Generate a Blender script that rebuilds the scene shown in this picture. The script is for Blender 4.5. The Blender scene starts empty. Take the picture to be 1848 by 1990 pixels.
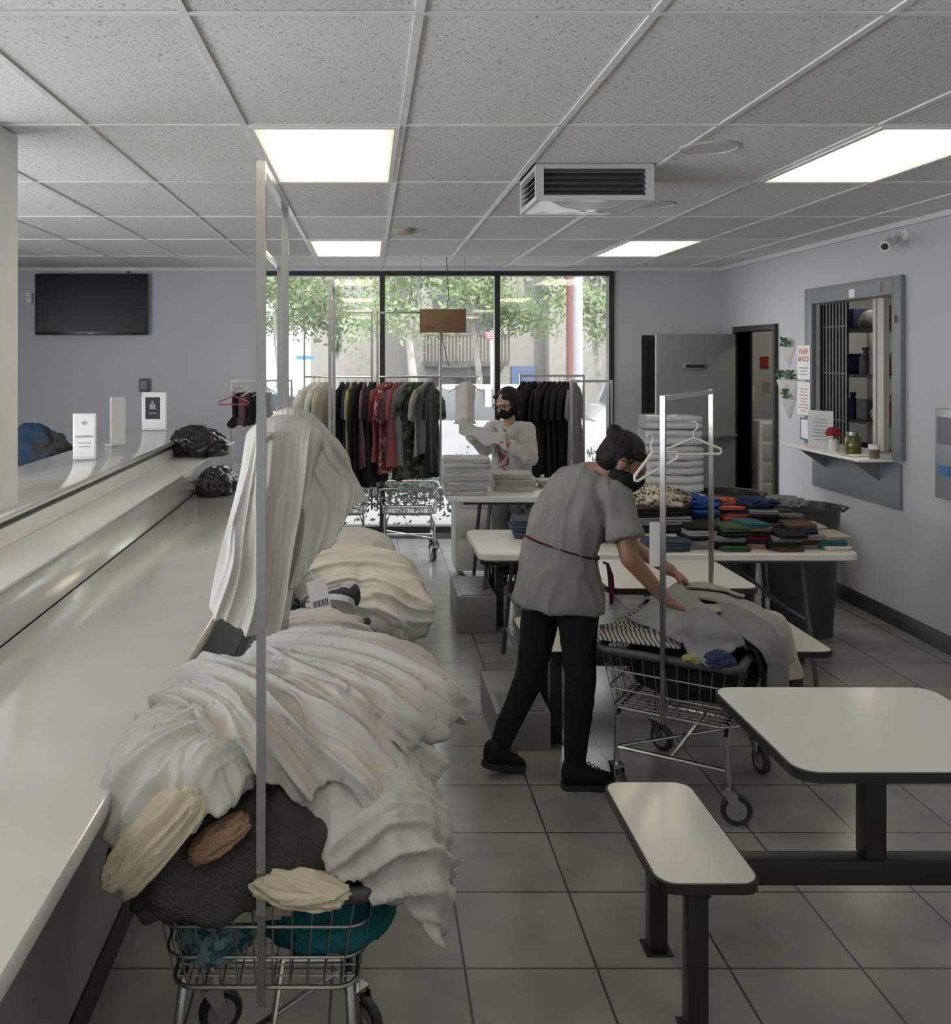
import bpy, bmesh, math, random, time
from math import sin, cos, pi, radians
from mathutils import Vector, Matrix, noise
random.seed(7)
F=1850.; VX=716.; VY=693.; CH=1.78
V=Vector
# ---------------------------------------------------------------- materials
_m={}
def M(name,col,rough=.5,metal=0.,bump=0.,bscale=60.,var=0.,vscale=6.,emit=0.,col2=None,thr=None,coat=0.,stretch=None,spec=None):
    if name in _m: return _m[name]
    m=bpy.data.materials.new(name); m.use_nodes=True; nt=m.node_tree; b=nt.nodes['Principled BSDF']
    c=(*col,1); b.inputs['Base Color'].default_value=c
    b.inputs['Roughness'].default_value=rough; b.inputs['Metallic'].default_value=metal
    if spec is not None: b.inputs['Specular IOR Level'].default_value=spec
    if coat: b.inputs['Coat Weight'].default_value=coat; b.inputs['Coat Roughness'].default_value=.12
    tc=nt.nodes.new('ShaderNodeTexCoord')
    vec=tc.outputs['Object']
    if stretch:
        mp=nt.nodes.new('ShaderNodeMapping'); mp.inputs['Scale'].default_value=stretch
        nt.links.new(vec,mp.inputs['Vector']); vec=mp.outputs['Vector']
    n=nt.nodes.new('ShaderNodeTexNoise'); n.inputs['Scale'].default_value=vscale; n.inputs['Detail'].default_value=4
    nt.links.new(vec,n.inputs['Vector'])
    r=nt.nodes.new('ShaderNodeValToRGB')
    v=var if var else .04
    if col2 is None:
        lo=tuple(max(0,x*(1-v)) for x in col); hi=tuple(min(1,x*(1+v)) for x in col)
    else: lo=col; hi=col2
    e=r.color_ramp.elements; e[0].color=(*lo,1); e[1].color=(*hi,1)
    if thr: e[0].position=thr[0]; e[1].position=thr[1]
    else: e[0].position=.3; e[1].position=.7
    nt.links.new(n.outputs['Fac'],r.inputs['Fac']); nt.links.new(r.outputs['Color'],b.inputs['Base Color'])
    if bump:
        n2=nt.nodes.new('ShaderNodeTexNoise'); n2.inputs['Scale'].default_value=bscale; n2.inputs['Detail'].default_value=3
        nt.links.new(tc.outputs['Object'],n2.inputs['Vector'])
        bp=nt.nodes.new('ShaderNodeBump'); bp.inputs['Strength'].default_value=bump; bp.inputs['Distance'].default_value=.01
        nt.links.new(n2.outputs['Fac'],bp.inputs['Height']); nt.links.new(bp.outputs['Normal'],b.inputs['Normal'])
    _m[name]=m; return m
def cloth(name,col,**k):
    k.setdefault('rough',.9); k.setdefault('bump',.25); k.setdefault('bscale',90); k.setdefault('var',.08); k.setdefault('vscale',9); k.setdefault('spec',.2)
    return M(name,col,**k)
# ---------------------------------------------------------------- geometry builder
def frames(path,closed=False):
    n=len(path); T=[]
    for i in range(n):
        a=path[(i-1)%n] if (closed or i>0) else path[0]; b=path[(i+1)%n] if (closed or i<n-1) else path[-1]
        t=(b-a); T.append(t.normalized() if t.length>1e-9 else V((0,0,1)))
    up=V((0,0,1)) if abs(T[0].z)<.9 else V((1,0,0))
    u=T[0].cross(up).normalized(); out=[]
    for t in T:
        u=(u-t*u.dot(t))
        u=u.normalized() if u.length>1e-6 else t.orthogonal().normalized()
        out.append((u,t.cross(u).normalized()))
    return out
class G:
    def __init__(s): s.v=[];s.f=[];s.m=[]
    def add(s,vs,fs,mi=0):
        o=len(s.v); s.v+=[V(v) for v in vs]; s.f+=[tuple(i+o for i in f) for f in fs]; s.m+=[mi]*len(fs); return s
    def box(s,c,d,rz=0.,bev=0.,mi=0,mat=None,seg=2):
        bm=bmesh.new(); bmesh.ops.create_cube(bm,size=1)
        for v in bm.verts: v.co=V((v.co.x*d[0],v.co.y*d[1],v.co.z*d[2]))
        if bev: bmesh.ops.bevel(bm,geom=bm.edges[:],offset=min(bev,min(d)*.45),segments=seg,profile=.5,affect='EDGES')
        X=Matrix.Translation(V(c))@(mat if mat else Matrix.Rotation(rz,4,'Z'))
        bm.verts.index_update()
        s.add([X@v.co for v in bm.verts],[tuple(v.index for v in f.verts) for f in bm.faces],mi); bm.free(); return s
    def bb(s,x0,x1,y0,y1,z0,z1,bev=0,mi=0): return s.box(((x0+x1)/2,(y0+y1)/2,(z0+z1)/2),(abs(x1-x0),abs(y1-y0),abs(z1-z0)),bev=bev,mi=mi)
    def rings(s,R,closed=False,caps=True,mi=0):
        n=len(R[0]); vs=[p for r in R for p in r]; fs=[]; k=len(R)
        for i in range(k if closed else k-1):
            a=i*n; b=((i+1)%k)*n
            for j in range(n): fs.append((a+j,a+(j+1)%n,b+(j+1)%n,b+j))
        if caps and not closed: fs.append(tuple(range(n))[::-1]); fs.append(tuple((k-1)*n+j for j in range(n)))
        return s.add(vs,fs,mi)
    def tube(s,path,r,seg=8,closed=False,mi=0,sq=False):
        path=[V(p) for p in path]; fr=frames(path,closed); R=[]
        if sq: seg=4
        for i,(p,(u,w)) in enumerate(zip(path,fr)):
            rr=r[i] if isinstance(r,(list,tuple)) else r
            off=pi/4 if sq else 0; q=rr*(1.414 if sq else 1)
            R.append([p+u*q*cos(2*pi*j/seg+off)+w*q*sin(2*pi*j/seg+off) for j in range(seg)])
        return s.rings(R,closed,True,mi)
    def lathe(s,prof,c=(0,0,0),seg=24,mi=0,axis='Z'):
        c=V(c); R=[]
        for r,z in prof:
            ring=[]
            for j in range(seg):
                a=2*pi*j/seg; p=V((r*cos(a),r*sin(a),z))
                if axis=='X': p=V((p.z,p.x,p.y))
                if axis=='Y': p=V((p.x,p.z,p.y))
                ring.append(c+p)
            R.append(ring)
        return s.rings(R,False,True,mi)
    def ell(s,c,r,mat=None,seg=20,rg=12,mi=0):
        c=V(c); R=[]
        if isinstance(r,(int,float)): r=(r,r,r)
        for i in range(rg+1):
            ph=pi*i/rg; ph=max(.02,min(pi-.02,ph)); ring=[]
            for j in range(seg):
                a=2*pi*j/seg; p=V((r[0]*sin(ph)*cos(a),r[1]*sin(ph)*sin(a),r[2]*cos(ph)))
                if mat: p=mat@p
                ring.append(c+p)
            R.append(ring)
        return s.rings(R,False,True,mi)
    def limb(s,pts,rs,seg=14):
        pts=[V(p) for p in pts]
        for i in range(len(pts)-1): s.tube([pts[i],pts[i+1]],[rs[i],rs[i+1]],seg)
        for p,r in zip(pts,rs): s.ell(p,r*.995,seg=seg,rg=8)
        return s
    def prism(s,poly,z0,z1,mi=0,X=None):
        R=[[V((x,y,z)) for x,y in poly] for z in (z0,z1)]
        if X: R=[[X@p for p in r] for r in R]
        return s.rings(R,False,True,mi)
    def obj(s,name,mats,parent=None,smooth=True,ang=38,loc=None,rz=None):
        me=bpy.data.meshes.new(name); me.from_pydata([tuple(v) for v in s.v],[],s.f)
        if not isinstance(mats,(list,tuple)): mats=[mats]
        for m in mats: me.materials.append(m)
        for p,mi in zip(me.polygons,s.m): p.material_index=mi
        bm=bmesh.new(); bm.from_mesh(me); bmesh.ops.recalc_face_normals(bm,faces=bm.faces[:])
        if smooth:
            for f in bm.faces: f.smooth=True
            for e in bm.edges:
                if len(e.link_faces)==2 and e.calc_face_angle(0)>radians(ang): e.smooth=False
        bm.to_mesh(me); bm.free()
        ob=bpy.data.objects.new(name,me); bpy.context.scene.collection.objects.link(ob)
        if parent: ob.parent=parent
        if loc is not None: ob.location=loc
        if rz is not None: ob.rotation_euler=(0,0,rz)
        return ob
def empty(name,loc=(0,0,0),rz=0):
    e=bpy.data.objects.new(name,None); e.empty_display_size=.1; e.location=loc; e.rotation_euler=(0,0,rz)
    bpy.context.scene.collection.objects.link(e); return e
def top(o,label,cat,group=None):
    o['label']=label; o['category']=cat
    if group: o['group']=group
    return o
def struct(o): o['kind']='structure'; return o
def bake(ob):
    bpy.context.view_layer.update(); dg=bpy.context.evaluated_depsgraph_get()
    me=bpy.data.meshes.new_from_object(ob.evaluated_get(dg)); ob.modifiers.clear(); ob.data=me
    for p in me.polygons: p.use_smooth=True
    return ob
def fuse(ob,vox=.008,sm=3):
    m=ob.modifiers.new('r','REMESH'); m.mode='VOXEL'; m.voxel_size=vox
    k=ob.modifiers.new('s','SMOOTH'); k.iterations=sm; k.factor=.5
    return bake(ob)
def displace(ob,fn):
    me=ob.data; ns=[v.normal.copy() for v in me.vertices]
    for v,n in zip(me.vertices,ns): v.co=v.co+n*fn(v.co)
    me.update()
def solid(ob,t): m=ob.modifiers.new('solid','SOLIDIFY'); m.thickness=t; return ob
def ridge(p): return 1-2.2*abs(noise.noise(p))
def text(body,size,loc,rot,mat,parent,align='CENTER',name='lettering'):
    cu=bpy.data.curves.new(name,'FONT'); cu.body=body; cu.size=size; cu.align_x=align; cu.extrude=.0005
    ob=bpy.data.objects.new(name,cu); bpy.context.scene.collection.objects.link(ob)
    bpy.context.view_layer.update()
    me=bpy.data.meshes.new_from_object(ob.evaluated_get(bpy.context.evaluated_depsgraph_get()))
    bpy.data.objects.remove(ob); o=bpy.data.objects.new(name,me); me.materials.clear(); me.materials.append(mat)
    bpy.context.scene.collection.objects.link(o); o.location=loc; o.rotation_euler=rot; o.parent=parent; return o
def rrect(x0,x1,y0,y1,r,n=6):
    P=[]
    for cx,cy,a0 in ((x1-r,y1-r,0),(x0+r,y1-r,pi/2),(x0+r,y0+r,pi),(x1-r,y0+r,1.5*pi)):
        for i in range(n+1):
            a=a0+pi/2*i/n; P.append((cx+r*cos(a),cy+r*sin(a)))
    return P
def lump(name,c,r,mat,seed,amp=.25,freq=3.,sub=4,label='',cat='',rz=0,parent=None,streak=(1,1,1)):
    bm=bmesh.new(); bmesh.ops.create_icosphere(bm,subdivisions=sub+1,radius=1)
    for v in bm.verts:
        n=v.co.normalized(); q=V((n.x*streak[0],n.y*streak[1],n.z*streak[2]))*freq+V((seed*3.1,seed*1.7,seed))
        w_=noise.noise(q*.5)*1.2; q=q+V((w_,w_,-w_))
        d=1+amp*(ridge(q)*.6+ridge(q*2.3)*.28+ridge(q*4.7)*.06+noise.noise(q*.4)*.6)
        p=n*d
        if p.z<-.5: p.z=-.5
        v.co=V((p.x*r[0],p.y*r[1],p.z*r[2]))
    g=G(); bm.verts.index_update(); g.add([v.co for v in bm.verts],[tuple(v.index for v in f.verts) for f in bm.faces]); bm.free()
    o=g.obj(name,mat,loc=c,rz=rz,ang=80,parent=parent)
    if label: top(o,label,cat)
    return o
# ---------------------------------------------------------------- cloth
sheet=cloth('printed_sheet',(.32,.295,.285),col2=(.47,.45,.435),thr=(.29,.38),vscale=30,bump=.12,stretch=(1,1.6,1))
plain=cloth('off_white_cotton',(.46,.45,.435)); cream=cloth('cream_cotton',(.50,.465,.36)); fleece=cloth('charcoal_fleece',(.055,.048,.048),bump=.9,bscale=220)
ivory=cloth('ivory_linen',(.56,.54,.49))
cols={'navy':(.018,.026,.07),'red':(.27,.03,.03),'coral':(.36,.09,.055),'grey':(.17,.17,.18),'brown':(.08,.05,.036),'teal':(.02,.09,.11),'cream':(.35,.33,.285),'black':(.012,.012,.014),'blue':(.02,.06,.24),'lightgrey':(.24,.24,.235),'white':(.54,.54,.52),'green':(.04,.07,.04),'pink':(.36,.20,.20)}
CM={k:cloth('cloth_'+k,v) for k,v in cols.items()}
stripe=bpy.data.materials.new('striped_knit'); stripe.use_nodes=True; nt=stripe.node_tree; b=nt.nodes['Principled BSDF']; tc=nt.nodes.new('ShaderNodeTexCoord'); wv=nt.nodes.new('ShaderNodeTexWave'); wv.inputs['Scale'].default_value=19; wv.inputs['Distortion'].default_value=.6
rp=nt.nodes.new('ShaderNodeValToRGB'); rp.color_ramp.interpolation='CONSTANT'; rp.color_ramp.elements[0].color=(.30,.29,.265,1); rp.color_ramp.elements[1].color=(.03,.03,.035,1); rp.color_ramp.elements[1].position=.62
nt.links.new(tc.outputs['Object'],wv.inputs['Vector']); nt.links.new(wv.outputs['Fac'],rp.inputs['Fac']); nt.links.new(rp.outputs['Color'],b.inputs['Base Color']); b.inputs['Roughness'].default_value=.9
C2=(1.34,3.98); a2=math.atan2(.65,.42)-pi/2
cc=lambda dx,dy,z: (V((C2[0],C2[1],z))+Matrix.Rotation(a2,3,'Z')@V((dx,dy,0)))
sc_=bpy.context.scene; sc_.frame_start=1; sc_.frame_end=80
def collider(o,th=.008):
    o.modifiers.new('col','COLLISION'); o.collision.thickness_outer=th; o.collision.thickness_inner=.02; o.collision.cloth_friction=40; return o
def sim(name,c,sx,sy,mat,label,cat,rot=0,amp=.018,lam=.09,frames_=32,seed=0,bend=.4,den=64):
    vs=[]; fs=[]; Rm=Matrix.Rotation(rot,3,'Z'); nx,ny=int(sx*den),int(sy*den)
    for j in range(ny+1):
        for i in range(nx+1):
            u=(i/nx-.5)*sx; v=(j/ny-.5)*sy
            w_=noise.noise(V((u*3,v*3,seed)))
            z=amp*sin(2*pi*(v+.05*w_+.05*noise.noise(V((u*4,seed,0))))/lam)+.03*w_
            vs.append(V(c)+Rm@V((u*(1+.1*w_),v*(1+.2*noise.noise(V((u*5,seed,2)))),z)))
    for j in range(ny):
        for i in range(nx): a=j*(nx+1)+i; fs.append((a,a+1,a+nx+2,a+nx+1))
    me=bpy.data.meshes.new(name); me.from_pydata([tuple(v) for v in vs],[],fs); me.materials.append(mat)
    ob=bpy.data.objects.new(name,me); sc_.collection.objects.link(ob)
    m=ob.modifiers.new('cloth','CLOTH'); s=m.settings; s.quality=6; s.mass=.25; s.tension_stiffness=12; s.compression_stiffness=12; s.shear_stiffness=5; s.bending_stiffness=bend; s.air_damping=1.5
    k=m.collision_settings; k.collision_quality=3; k.distance_min=.006; k.use_self_collision=False
    m.point_cache.frame_start=1; m.point_cache.frame_end=frames_
    for f in range(1,frames_+1): sc_.frame_set(f)
    bake(ob)
    sb=ob.modifiers.new('sub','SUBSURF'); sb.levels=1; sb.render_levels=1; bake(ob)
    top(ob,label,cat); sc_.frame_set(1)
    return ob
prx=collider(G().box(cc(.01,0,.54),(.58,.75,.22),rz=a2,bev=.03).ell(cc(.03,.02,.62),(.26,.33,.12)).obj('proxy',plain)); prev=[]
for (nm,dx,dy,z,sx,sy,m_,lb_,r_) in (('garment',.15,.20,.84,.58,.36,CM['black'],'long black garment draped over the cart side',.0),('garment',.15,.0,.88,.52,.30,CM['black'],'black trousers draped over the cart side',-.1),('garment',-.14,-.12,.90,.32,.46,stripe,'black and cream striped top draped over the cart rim',.2),('garment',.17,.22,.95,.60,.20,CM['cream'],'beige trousers draped over the cart side',.12),('garment',.17,.10,1.0,.60,.18,CM['lightgrey'],'light grey trousers draped over the cart side',-.05),('garment',.18,-.03,1.03,.50,.15,CM['grey'],'dark grey leggings draped over the cart side',.1),('garment',-.04,.20,1.06,.40,.30,CM['lightgrey'],'grey sweatshirt lying across the clothes cart',.5),('garment',-.02,-.10,1.10,.28,.26,CM['lightgrey'],'pale grey sweater lying across the clothes cart',.9),('garment',.12,-.24,1.14,.26,.20,CM['grey'],'dark grey top crumpled on the clothes cart',-.5)):
    o=sim(nm,cc(dx,dy,z),sx,sy,m_,lb_,'clothes',rot=a2+r_,seed=40+dx*10+z*9); collider(o,.010); prev.append(o)
for o in prev: o.modifiers.remove(o.modifiers['col']); solid(o,.008)
bpy.data.objects.remove(prx)
def smooth01(x): x=max(0,min(1,x)); return x*x*(3-2*x)
def crest(n): a=1-min(1,abs(n)*2.6); return a*a*1.7-.5
def fold(q,fine=1.):
    return .75*crest(noise.noise(q))+.50*fine*crest(noise.noise(V((q.x*1.9+3,q.y*1.3+1,q.z*1.3+2))))+.16*fine*crest(noise.noise(V((q.x*4.1,q.y*2+5,q.z*2))))+.5*noise.noise(q*.6)
def drape(name,c,R,topz,hem,mat,label,cat,seed=0,amp=.02,kf=2.5,amp2=.02,fr=(9,2.2),mode='arc',axis=(2.9,.5),N=340,Mr=120,a=.8,bq=.8,thick=.004,rn=.05,tilt=0.):
    g=G(); vs=[]
    for i in range(Mr+1):
        s=i/Mr
        for j in range(N):
            th=2*pi*j/N; e=V((cos(th),sin(th),0)); Rt=R(th)*(1+rn*noise.noise(e*4+V((seed,0,0)))*2); hz=hem(th)+.06*noise.noise(e*3.2+V((0,0,seed+5)))+.02*noise.noise(e*9+V((0,0,seed)))
            ph=s*pi/2; r=Rt*sin(ph)**a; z=hz+(topz-hz)*max(0,cos(ph))**bq; nv=V((cos(th)*sin(ph),sin(th)*sin(ph),cos(ph)))
            p=V((c[0]+r*cos(th),c[1]+r*sin(th),z))
            w_=noise.noise(V((p.x*2.8,p.y*2.8,p.z*2.8+seed))); w2_=noise.noise(V((p.x*2.1+7,p.y*2.1,p.z*2.1+seed)))
            q=V((cos(th)*kf,sin(th)*kf,s*.9+seed))+V((w_*.5,w2_*.5,0))
            d=amp*(ridge(q)+.35*ridge(q*2.3))*smooth01(s*1.6-.5)
            if mode=='arc':
                el=math.atan2(p.z-axis[1],axis[0]-p.y)+tilt*(p.x-c[0])
                q2=V((el*fr[0]+w_*1.3,(p.x)*fr[1]+w2_*.8,seed*2.3))
            else:
                dx,dy=p.x-axis[0],p.y-axis[1]; el=math.atan2(p.z*.8-.4,dx)+math.atan2(dy,dx)*.8
                q2=V((el*fr[0]+w_*1.1,(dx*dx+dy*dy)**.5*fr[1]+w2_*.6,seed*2.3))
            d+=amp2*fold(q2)*(.7+.3*s)
            d+=.03*w_
            vs.append(p+nv*d)
    fs=[]
    for i in range(Mr):
        for j in range(N): fs.append((i*N+j,i*N+(j+1)%N,(i+1)*N+(j+1)%N,(i+1)*N+j))
    g.add(vs,fs); o=g.obj(name,mat,ang=120); solid(o,thick)
    top(o,label,cat); return o
def ang_mix(pairs):
    pr=sorted([(radians(a)%(2*pi),v) for a,v in pairs])
    def f(th):
        th%=2*pi
        for i in range(len(pr)):
            a0,v0=pr[i]; a1,v1=pr[(i+1)%len(pr)]
            if i==len(pr)-1: a1+=2*pi
            t=th if th>=a0 else th+2*pi
            if a0<=t<=a1: return v0+(v1-v0)*smooth01((t-a0)/(a1-a0+1e-9))
        return pr[0][1]
    return f
drape('bed_sheet',(-.20,2.33),ang_mix([(0,.35),(45,.38),(90,.42),(135,.38),(175,.30),(203,.35),(225,.39),(243,.35),(262,.265),(285,.265),(308,.33),(335,.37)]),1.02,
      ang_mix([(0,.72),(90,.7),(170,.91),(200,.88),(225,.82),(245,.84),(262,.86),(290,.84),(315,.76),(335,.73)]),sheet,'pale grey printed bed sheet heaped in folds on the laundry cart','bed sheet',seed=3,amp=.012,amp2=.025,fr=(7,1.2),axis=(2.75,.45),tilt=1.1)
drape('bed_sheet',(-.06,2.40),ang_mix([(0,.24),(45,.26),(90,.28),(180,.25),(225,.27),(262,.26),(300,.28),(335,.29)]),1.055,
      ang_mix([(0,.90),(90,.9),(180,.97),(225,.96),(262,.95),(300,.90),(335,.89)]),sheet,'second printed bed sheet crumpled on top of the heap','bed sheet',seed=19,amp=.010,amp2=.020,fr=(7.5,1.4),axis=(2.8,.5),tilt=.6,N=260,Mr=80,bq=.6)
drape('duvet_cover',(-.03,2.23),ang_mix([(0,.19),(60,.18),(90,.2),(180,.16),(230,.18),(265,.19),(295,.23),(315,.26),(340,.22)]),.96,
      ang_mix([(0,.62),(60,.64),(90,.7),(180,.76),(230,.76),(265,.69),(292,.60),(315,.52),(340,.56)]),plain,'off-white duvet cover spilling over the cart rim','duvet cover',seed=12,amp=.014,kf=1.8,amp2=.020,mode='fan',axis=(-.25,2.2),fr=(4.8,1.6),N=260,Mr=90)
drape('pillowcase',(-.40,2.10),ang_mix([(0,.15),(90,.18),(180,.12),(225,.18),(262,.15),(300,.16)]),.965,
      ang_mix([(0,.85),(90,.88),(180,.89),(225,.79),(262,.80),(300,.84)]),plain,'off-white pillowcase slipping off the heap','pillowcase',seed=27,amp=.010,amp2=.018,fr=(7,1.6),axis=(2.6,.45),tilt=-.8,N=180,Mr=60)
drape('blanket',(-.25,2.25),ang_mix([(0,.30),(90,.3),(180,.25),(215,.36),(240,.34),(270,.235),(300,.24),(330,.30)]),.86,
      ang_mix([(0,.64),(90,.64),(180,.66),(225,.63),(250,.61),(270,.64),(315,.63)]),fleece,'dark grey fleece blanket under the bed sheet','blanket',seed=8,amp=.018,kf=2,amp2=.018,fr=(5,2),N=200,Mr=60)
def tilted(o,ry,rx=0): o.rotation_euler=(rx,ry,o.rotation_euler[2]); return o
tilted(lump('pillowcase',(-.43,1.94,.785),(.115,.038,.060),cream,4,amp=.35,freq=1.2,label='cream yellow pillowcase bundled at the cart edge',cat='pillowcase',streak=(.5,1,1.6),rz=.1),-.85)
tilted(lump('towel',(-.31,1.985,.775),(.065,.035,.030),cloth('peach_towel',(.25,.16,.105),bump=.7,bscale=200),9,amp=.2,freq=1.6,label='rolled peach towel tucked under a sheet',cat='towel',rz=.3,streak=(.5,1,1.5)),-.5)
tilted(lump('pillowcase',(-.14,1.99,.665),(.085,.040,.040),cream,14,amp=.38,freq=1.2,label='cream pillowcase hanging over the cart rim',cat='pillowcase',streak=(.6,1,1.4)),.15)
lump('towel',(-.10,2.22,.525),(.15,.17,.10),cloth('teal_towel',(.012,.12,.145),bump=.8,bscale=200),5,amp=.12,label='teal towel inside the wire basket',cat='towel')
lump('patterned_cloth',(-.34,2.2,.51),(.10,.16,.08),cloth('teal_print',(.03,.09,.12),col2=(.15,.24,.26),thr=(.45,.55),vscale=40),6,amp=.12,label='blue printed cotton cloth in the wire basket',cat='cloth')
lump('pillowcase',(-.26,2.12,.575),(.12,.06,.045),cream,24,amp=.3,freq=1.7,label='cream pillowcase inside the wire basket',cat='pillowcase')
# cloth hung over the rack
def lerp1(tab,u):
    for (a,va),(b_,vb) in zip(tab[:-1],tab[1:]):
        if u<=b_: return va+(vb-va)*smooth01((u-a)/(b_-a))
    return tab[-1][1]
def hung(name,yc,xt0,xt1,xb0,xb1,ztop,zb,dmax,seed,mat,label,cat,pw=.7):
    vs=[]; N=380; Mr=120
    for i in range(Mr+1):
        v=i/Mr
        for j in range(N):
            th=2*pi*j/N; u=(1-cos(th))/2; front=-sin(th)
            xt=xt0+(xt1-xt0)*u; xb=xb0+(xb1-xb0)*u; vv=v**(pw if u>.5 else 1.0-.2*u)
            zt_=ztop-.05+.05*sin(pi*u)**.6; zz=zt_+(lerp1(zb,u)+.022*noise.noise(V((cos(th)*2,sin(th)*2,seed)))-zt_)*v
            x=xt+(xb-xt)*vv; dep=(.05+(dmax-.05)*smooth01(v*2.0))
            if v<.08: dep*=(v/.08)**.5
            w_=noise.noise(V((x*5,v*1.6,front*.6+seed))); q=V((u*2.9+w_*.8+v*.8*(u-.35),v*.6+front*.5,1.7+seed))
            f_=(fold(q,.45)*.022+.02*w_)*smooth01(v*3+.2)
            nx=(u-.5)*.8
            vs.append(V((x,yc-front*dep,zz))+V((nx*f_*.8,-front*f_*1.5,0)))
    fs=[]
    for i in range(Mr):
        for j in range(N): fs.append((i*N+j,i*N+(j+1)%N,(i+1)*N+(j+1)%N,(i+1)*N+j))
    fs.append(tuple(range(N)))
    o=G().add(vs,fs).obj(name,mat,ang=100); solid(o,.004); top(o,label,cat); return o
hung('laundry_bag',2.21,-.285,-.105,-.362,-.18,1.645,[(0,1.20),(.4,1.165),(.75,1.14),(1,1.18)],.085,3,plain,'off-white cloth laundry bag draped over the cart rack','laundry bag',pw=.9)
hung('bed_sheet',2.29,-.25,-.12,-.25,-.005,1.66,[(0,1.22),(.3,1.25),(.6,1.33),(1,1.44)],.10,11,plain,'off-white sheet slung over the cart rack','bed sheet',pw=.6)
drape('bed_sheet',(-.06,4.40),ang_mix([(0,.30),(60,.32),(120,.32),(180,.30),(230,.30),(270,.28),(300,.31),(330,.34)]),.88,
      ang_mix([(0,.54),(60,.6),(120,.66),(180,.68),(230,.72),(270,.66),(300,.58),(330,.52)]),ivory,'ivory linen sheets piled over the cart with long folds','bed sheet',seed=31,amp=.012,kf=2.2,amp2=.022,mode='fan',axis=(-.42,4.5),fr=(6,1.3),bq=.55)
drape('bed_sheet',(-.10,5.0),ang_mix([(0,.26),(180,.26)]),.88,ang_mix([(0,.62),(180,.64)]),plain,'off-white bed sheet piled behind the ivory linen','bed sheet',seed=37,amp=.015,kf=2.2,amp2=.02,N=160,Mr=40)
# ---------------------------------------------------------------- common materials
chrome=M('chrome_steel',(.46,.455,.45),.22,1.0,bump=.05,bscale=25)
wire=M('wire_steel',(.26,.25,.245),.35,.9)
black=M('black_paint',(.009,.009,.010),.4)
dark=M('dark_rubber',(.022,.022,.024),.6)
white_lam=M('white_laminate',(.76,.755,.74),.3,var=.02,coat=.15)
white=M('white_plastic',(.70,.70,.69),.45)
paper=M('paper_white',(.72,.72,.72),.7)
wallp=M('wall_paint',(.435,.452,.485),.6,bump=.05,bscale=120,var=.02,vscale=1.5)
greyp=M('grey_blue_paint',(.165,.188,.21),.5)
# ---------------------------------------------------------------- room shell
XR=3.478; XL=-4.6; YB=9.38; YN=-3.2; HS=CH+.877
fm=bpy.data.materials.new('floor_tiles'); fm.use_nodes=True; nt=fm.node_tree; b=nt.nodes['Principled BSDF']
tc=nt.nodes.new('ShaderNodeTexCoord'); mp=nt.nodes.new('ShaderNodeMapping'); mp.inputs['Location'].default_value=(-.28+.385*20,-2.77+.395*20,0)
br=nt.nodes.new('ShaderNodeTexBrick'); br.offset=0; br.squash=1
for k,v in (('Scale',1),('Mortar Size',.004),('Mortar Smooth',.1),('Brick Width',.385),('Row Height',.395),('Bias',0)): br.inputs[k].default_value=v
br.inputs['Color1'].default_value=(.20,.196,.19,1); br.inputs['Color2'].default_value=(.225,.22,.213,1); br.inputs['Mortar'].default_value=(.045,.043,.041,1)
nz=nt.nodes.new('ShaderNodeTexNoise'); nz.inputs['Scale'].default_value=4; nz.inputs['Detail'].default_value=8
mx=nt.nodes.new('ShaderNodeMix'); mx.data_type='RGBA'; mx.blend_type='MULTIPLY'; mx.inputs[0].default_value=.5
rp=nt.nodes.new('ShaderNodeValToRGB'); rp.color_ramp.elements[0].color=(.6,.6,.6,1); rp.color_ramp.elements[1].color=(1.25,1.25,1.25,1); rp.color_ramp.elements[0].position=.3; rp.color_ramp.elements[1].position=.7
nt.links.new(tc.outputs['Object'],mp.inputs['Vector']); nt.links.new(mp.outputs['Vector'],br.inputs['Vector']); nt.links.new(tc.outputs['Object'],nz.inputs['Vector'])
nt.links.new(nz.outputs['Fac'],rp.inputs['Fac']); nt.links.new(br.outputs['Color'],mx.inputs[6]); nt.links.new(rp.outputs['Color'],mx.inputs[7]); nt.links.new(mx.outputs[2],b.inputs['Base Color'])
b.inputs['Roughness'].default_value=.2; b.inputs['Specular IOR Level'].default_value=.7
bp=nt.nodes.new('ShaderNodeBump'); bp.invert=True; bp.inputs['Strength'].default_value=.5; bp.inputs['Distance'].default_value=.003
nt.links.new(br.outputs['Fac'],bp.inputs['Height']); nt.links.new(bp.outputs['Normal'],b.inputs['Normal'])
struct(G().bb(XL-.1,5.6,YN-.1,YB+.12,-.1,0).obj('floor',fm))
cm=bpy.data.materials.new('acoustic_tile'); cm.use_nodes=True; nt=cm.node_tree; b=nt.nodes['Principled BSDF']; b.inputs['Roughness'].default_value=.9
tc=nt.nodes.new('ShaderNodeTexCoord')
n1=nt.nodes.new('ShaderNodeTexNoise'); n1.inputs['Scale'].default_value=120; n1.inputs['Detail'].default_value=3; n1.inputs['Distortion'].default_value=1.0
mps=nt.nodes.new('ShaderNodeMapping'); mps.inputs['Scale'].default_value=(1,.55,1)
r1=nt.nodes.new('ShaderNodeValToRGB'); r1.color_ramp.elements[0].position=.33; r1.color_ramp.elements[1].position=.43
r1.color_ramp.elements[0].color=(.45,.45,.44,1); r1.color_ramp.elements[1].color=(1,1,1,1)
mp=nt.nodes.new('ShaderNodeMapping'); mp.inputs['Location'].default_value=(-.13+.6*20,-2.42+1.17*20,0)
br=nt.nodes.new('ShaderNodeTexBrick'); br.offset=0; br.squash=1
for k,v in (('Scale',1),('Mortar Size',0.0),('Brick Width',.6),('Row Height',1.17)): br.inputs[k].default_value=v
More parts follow.
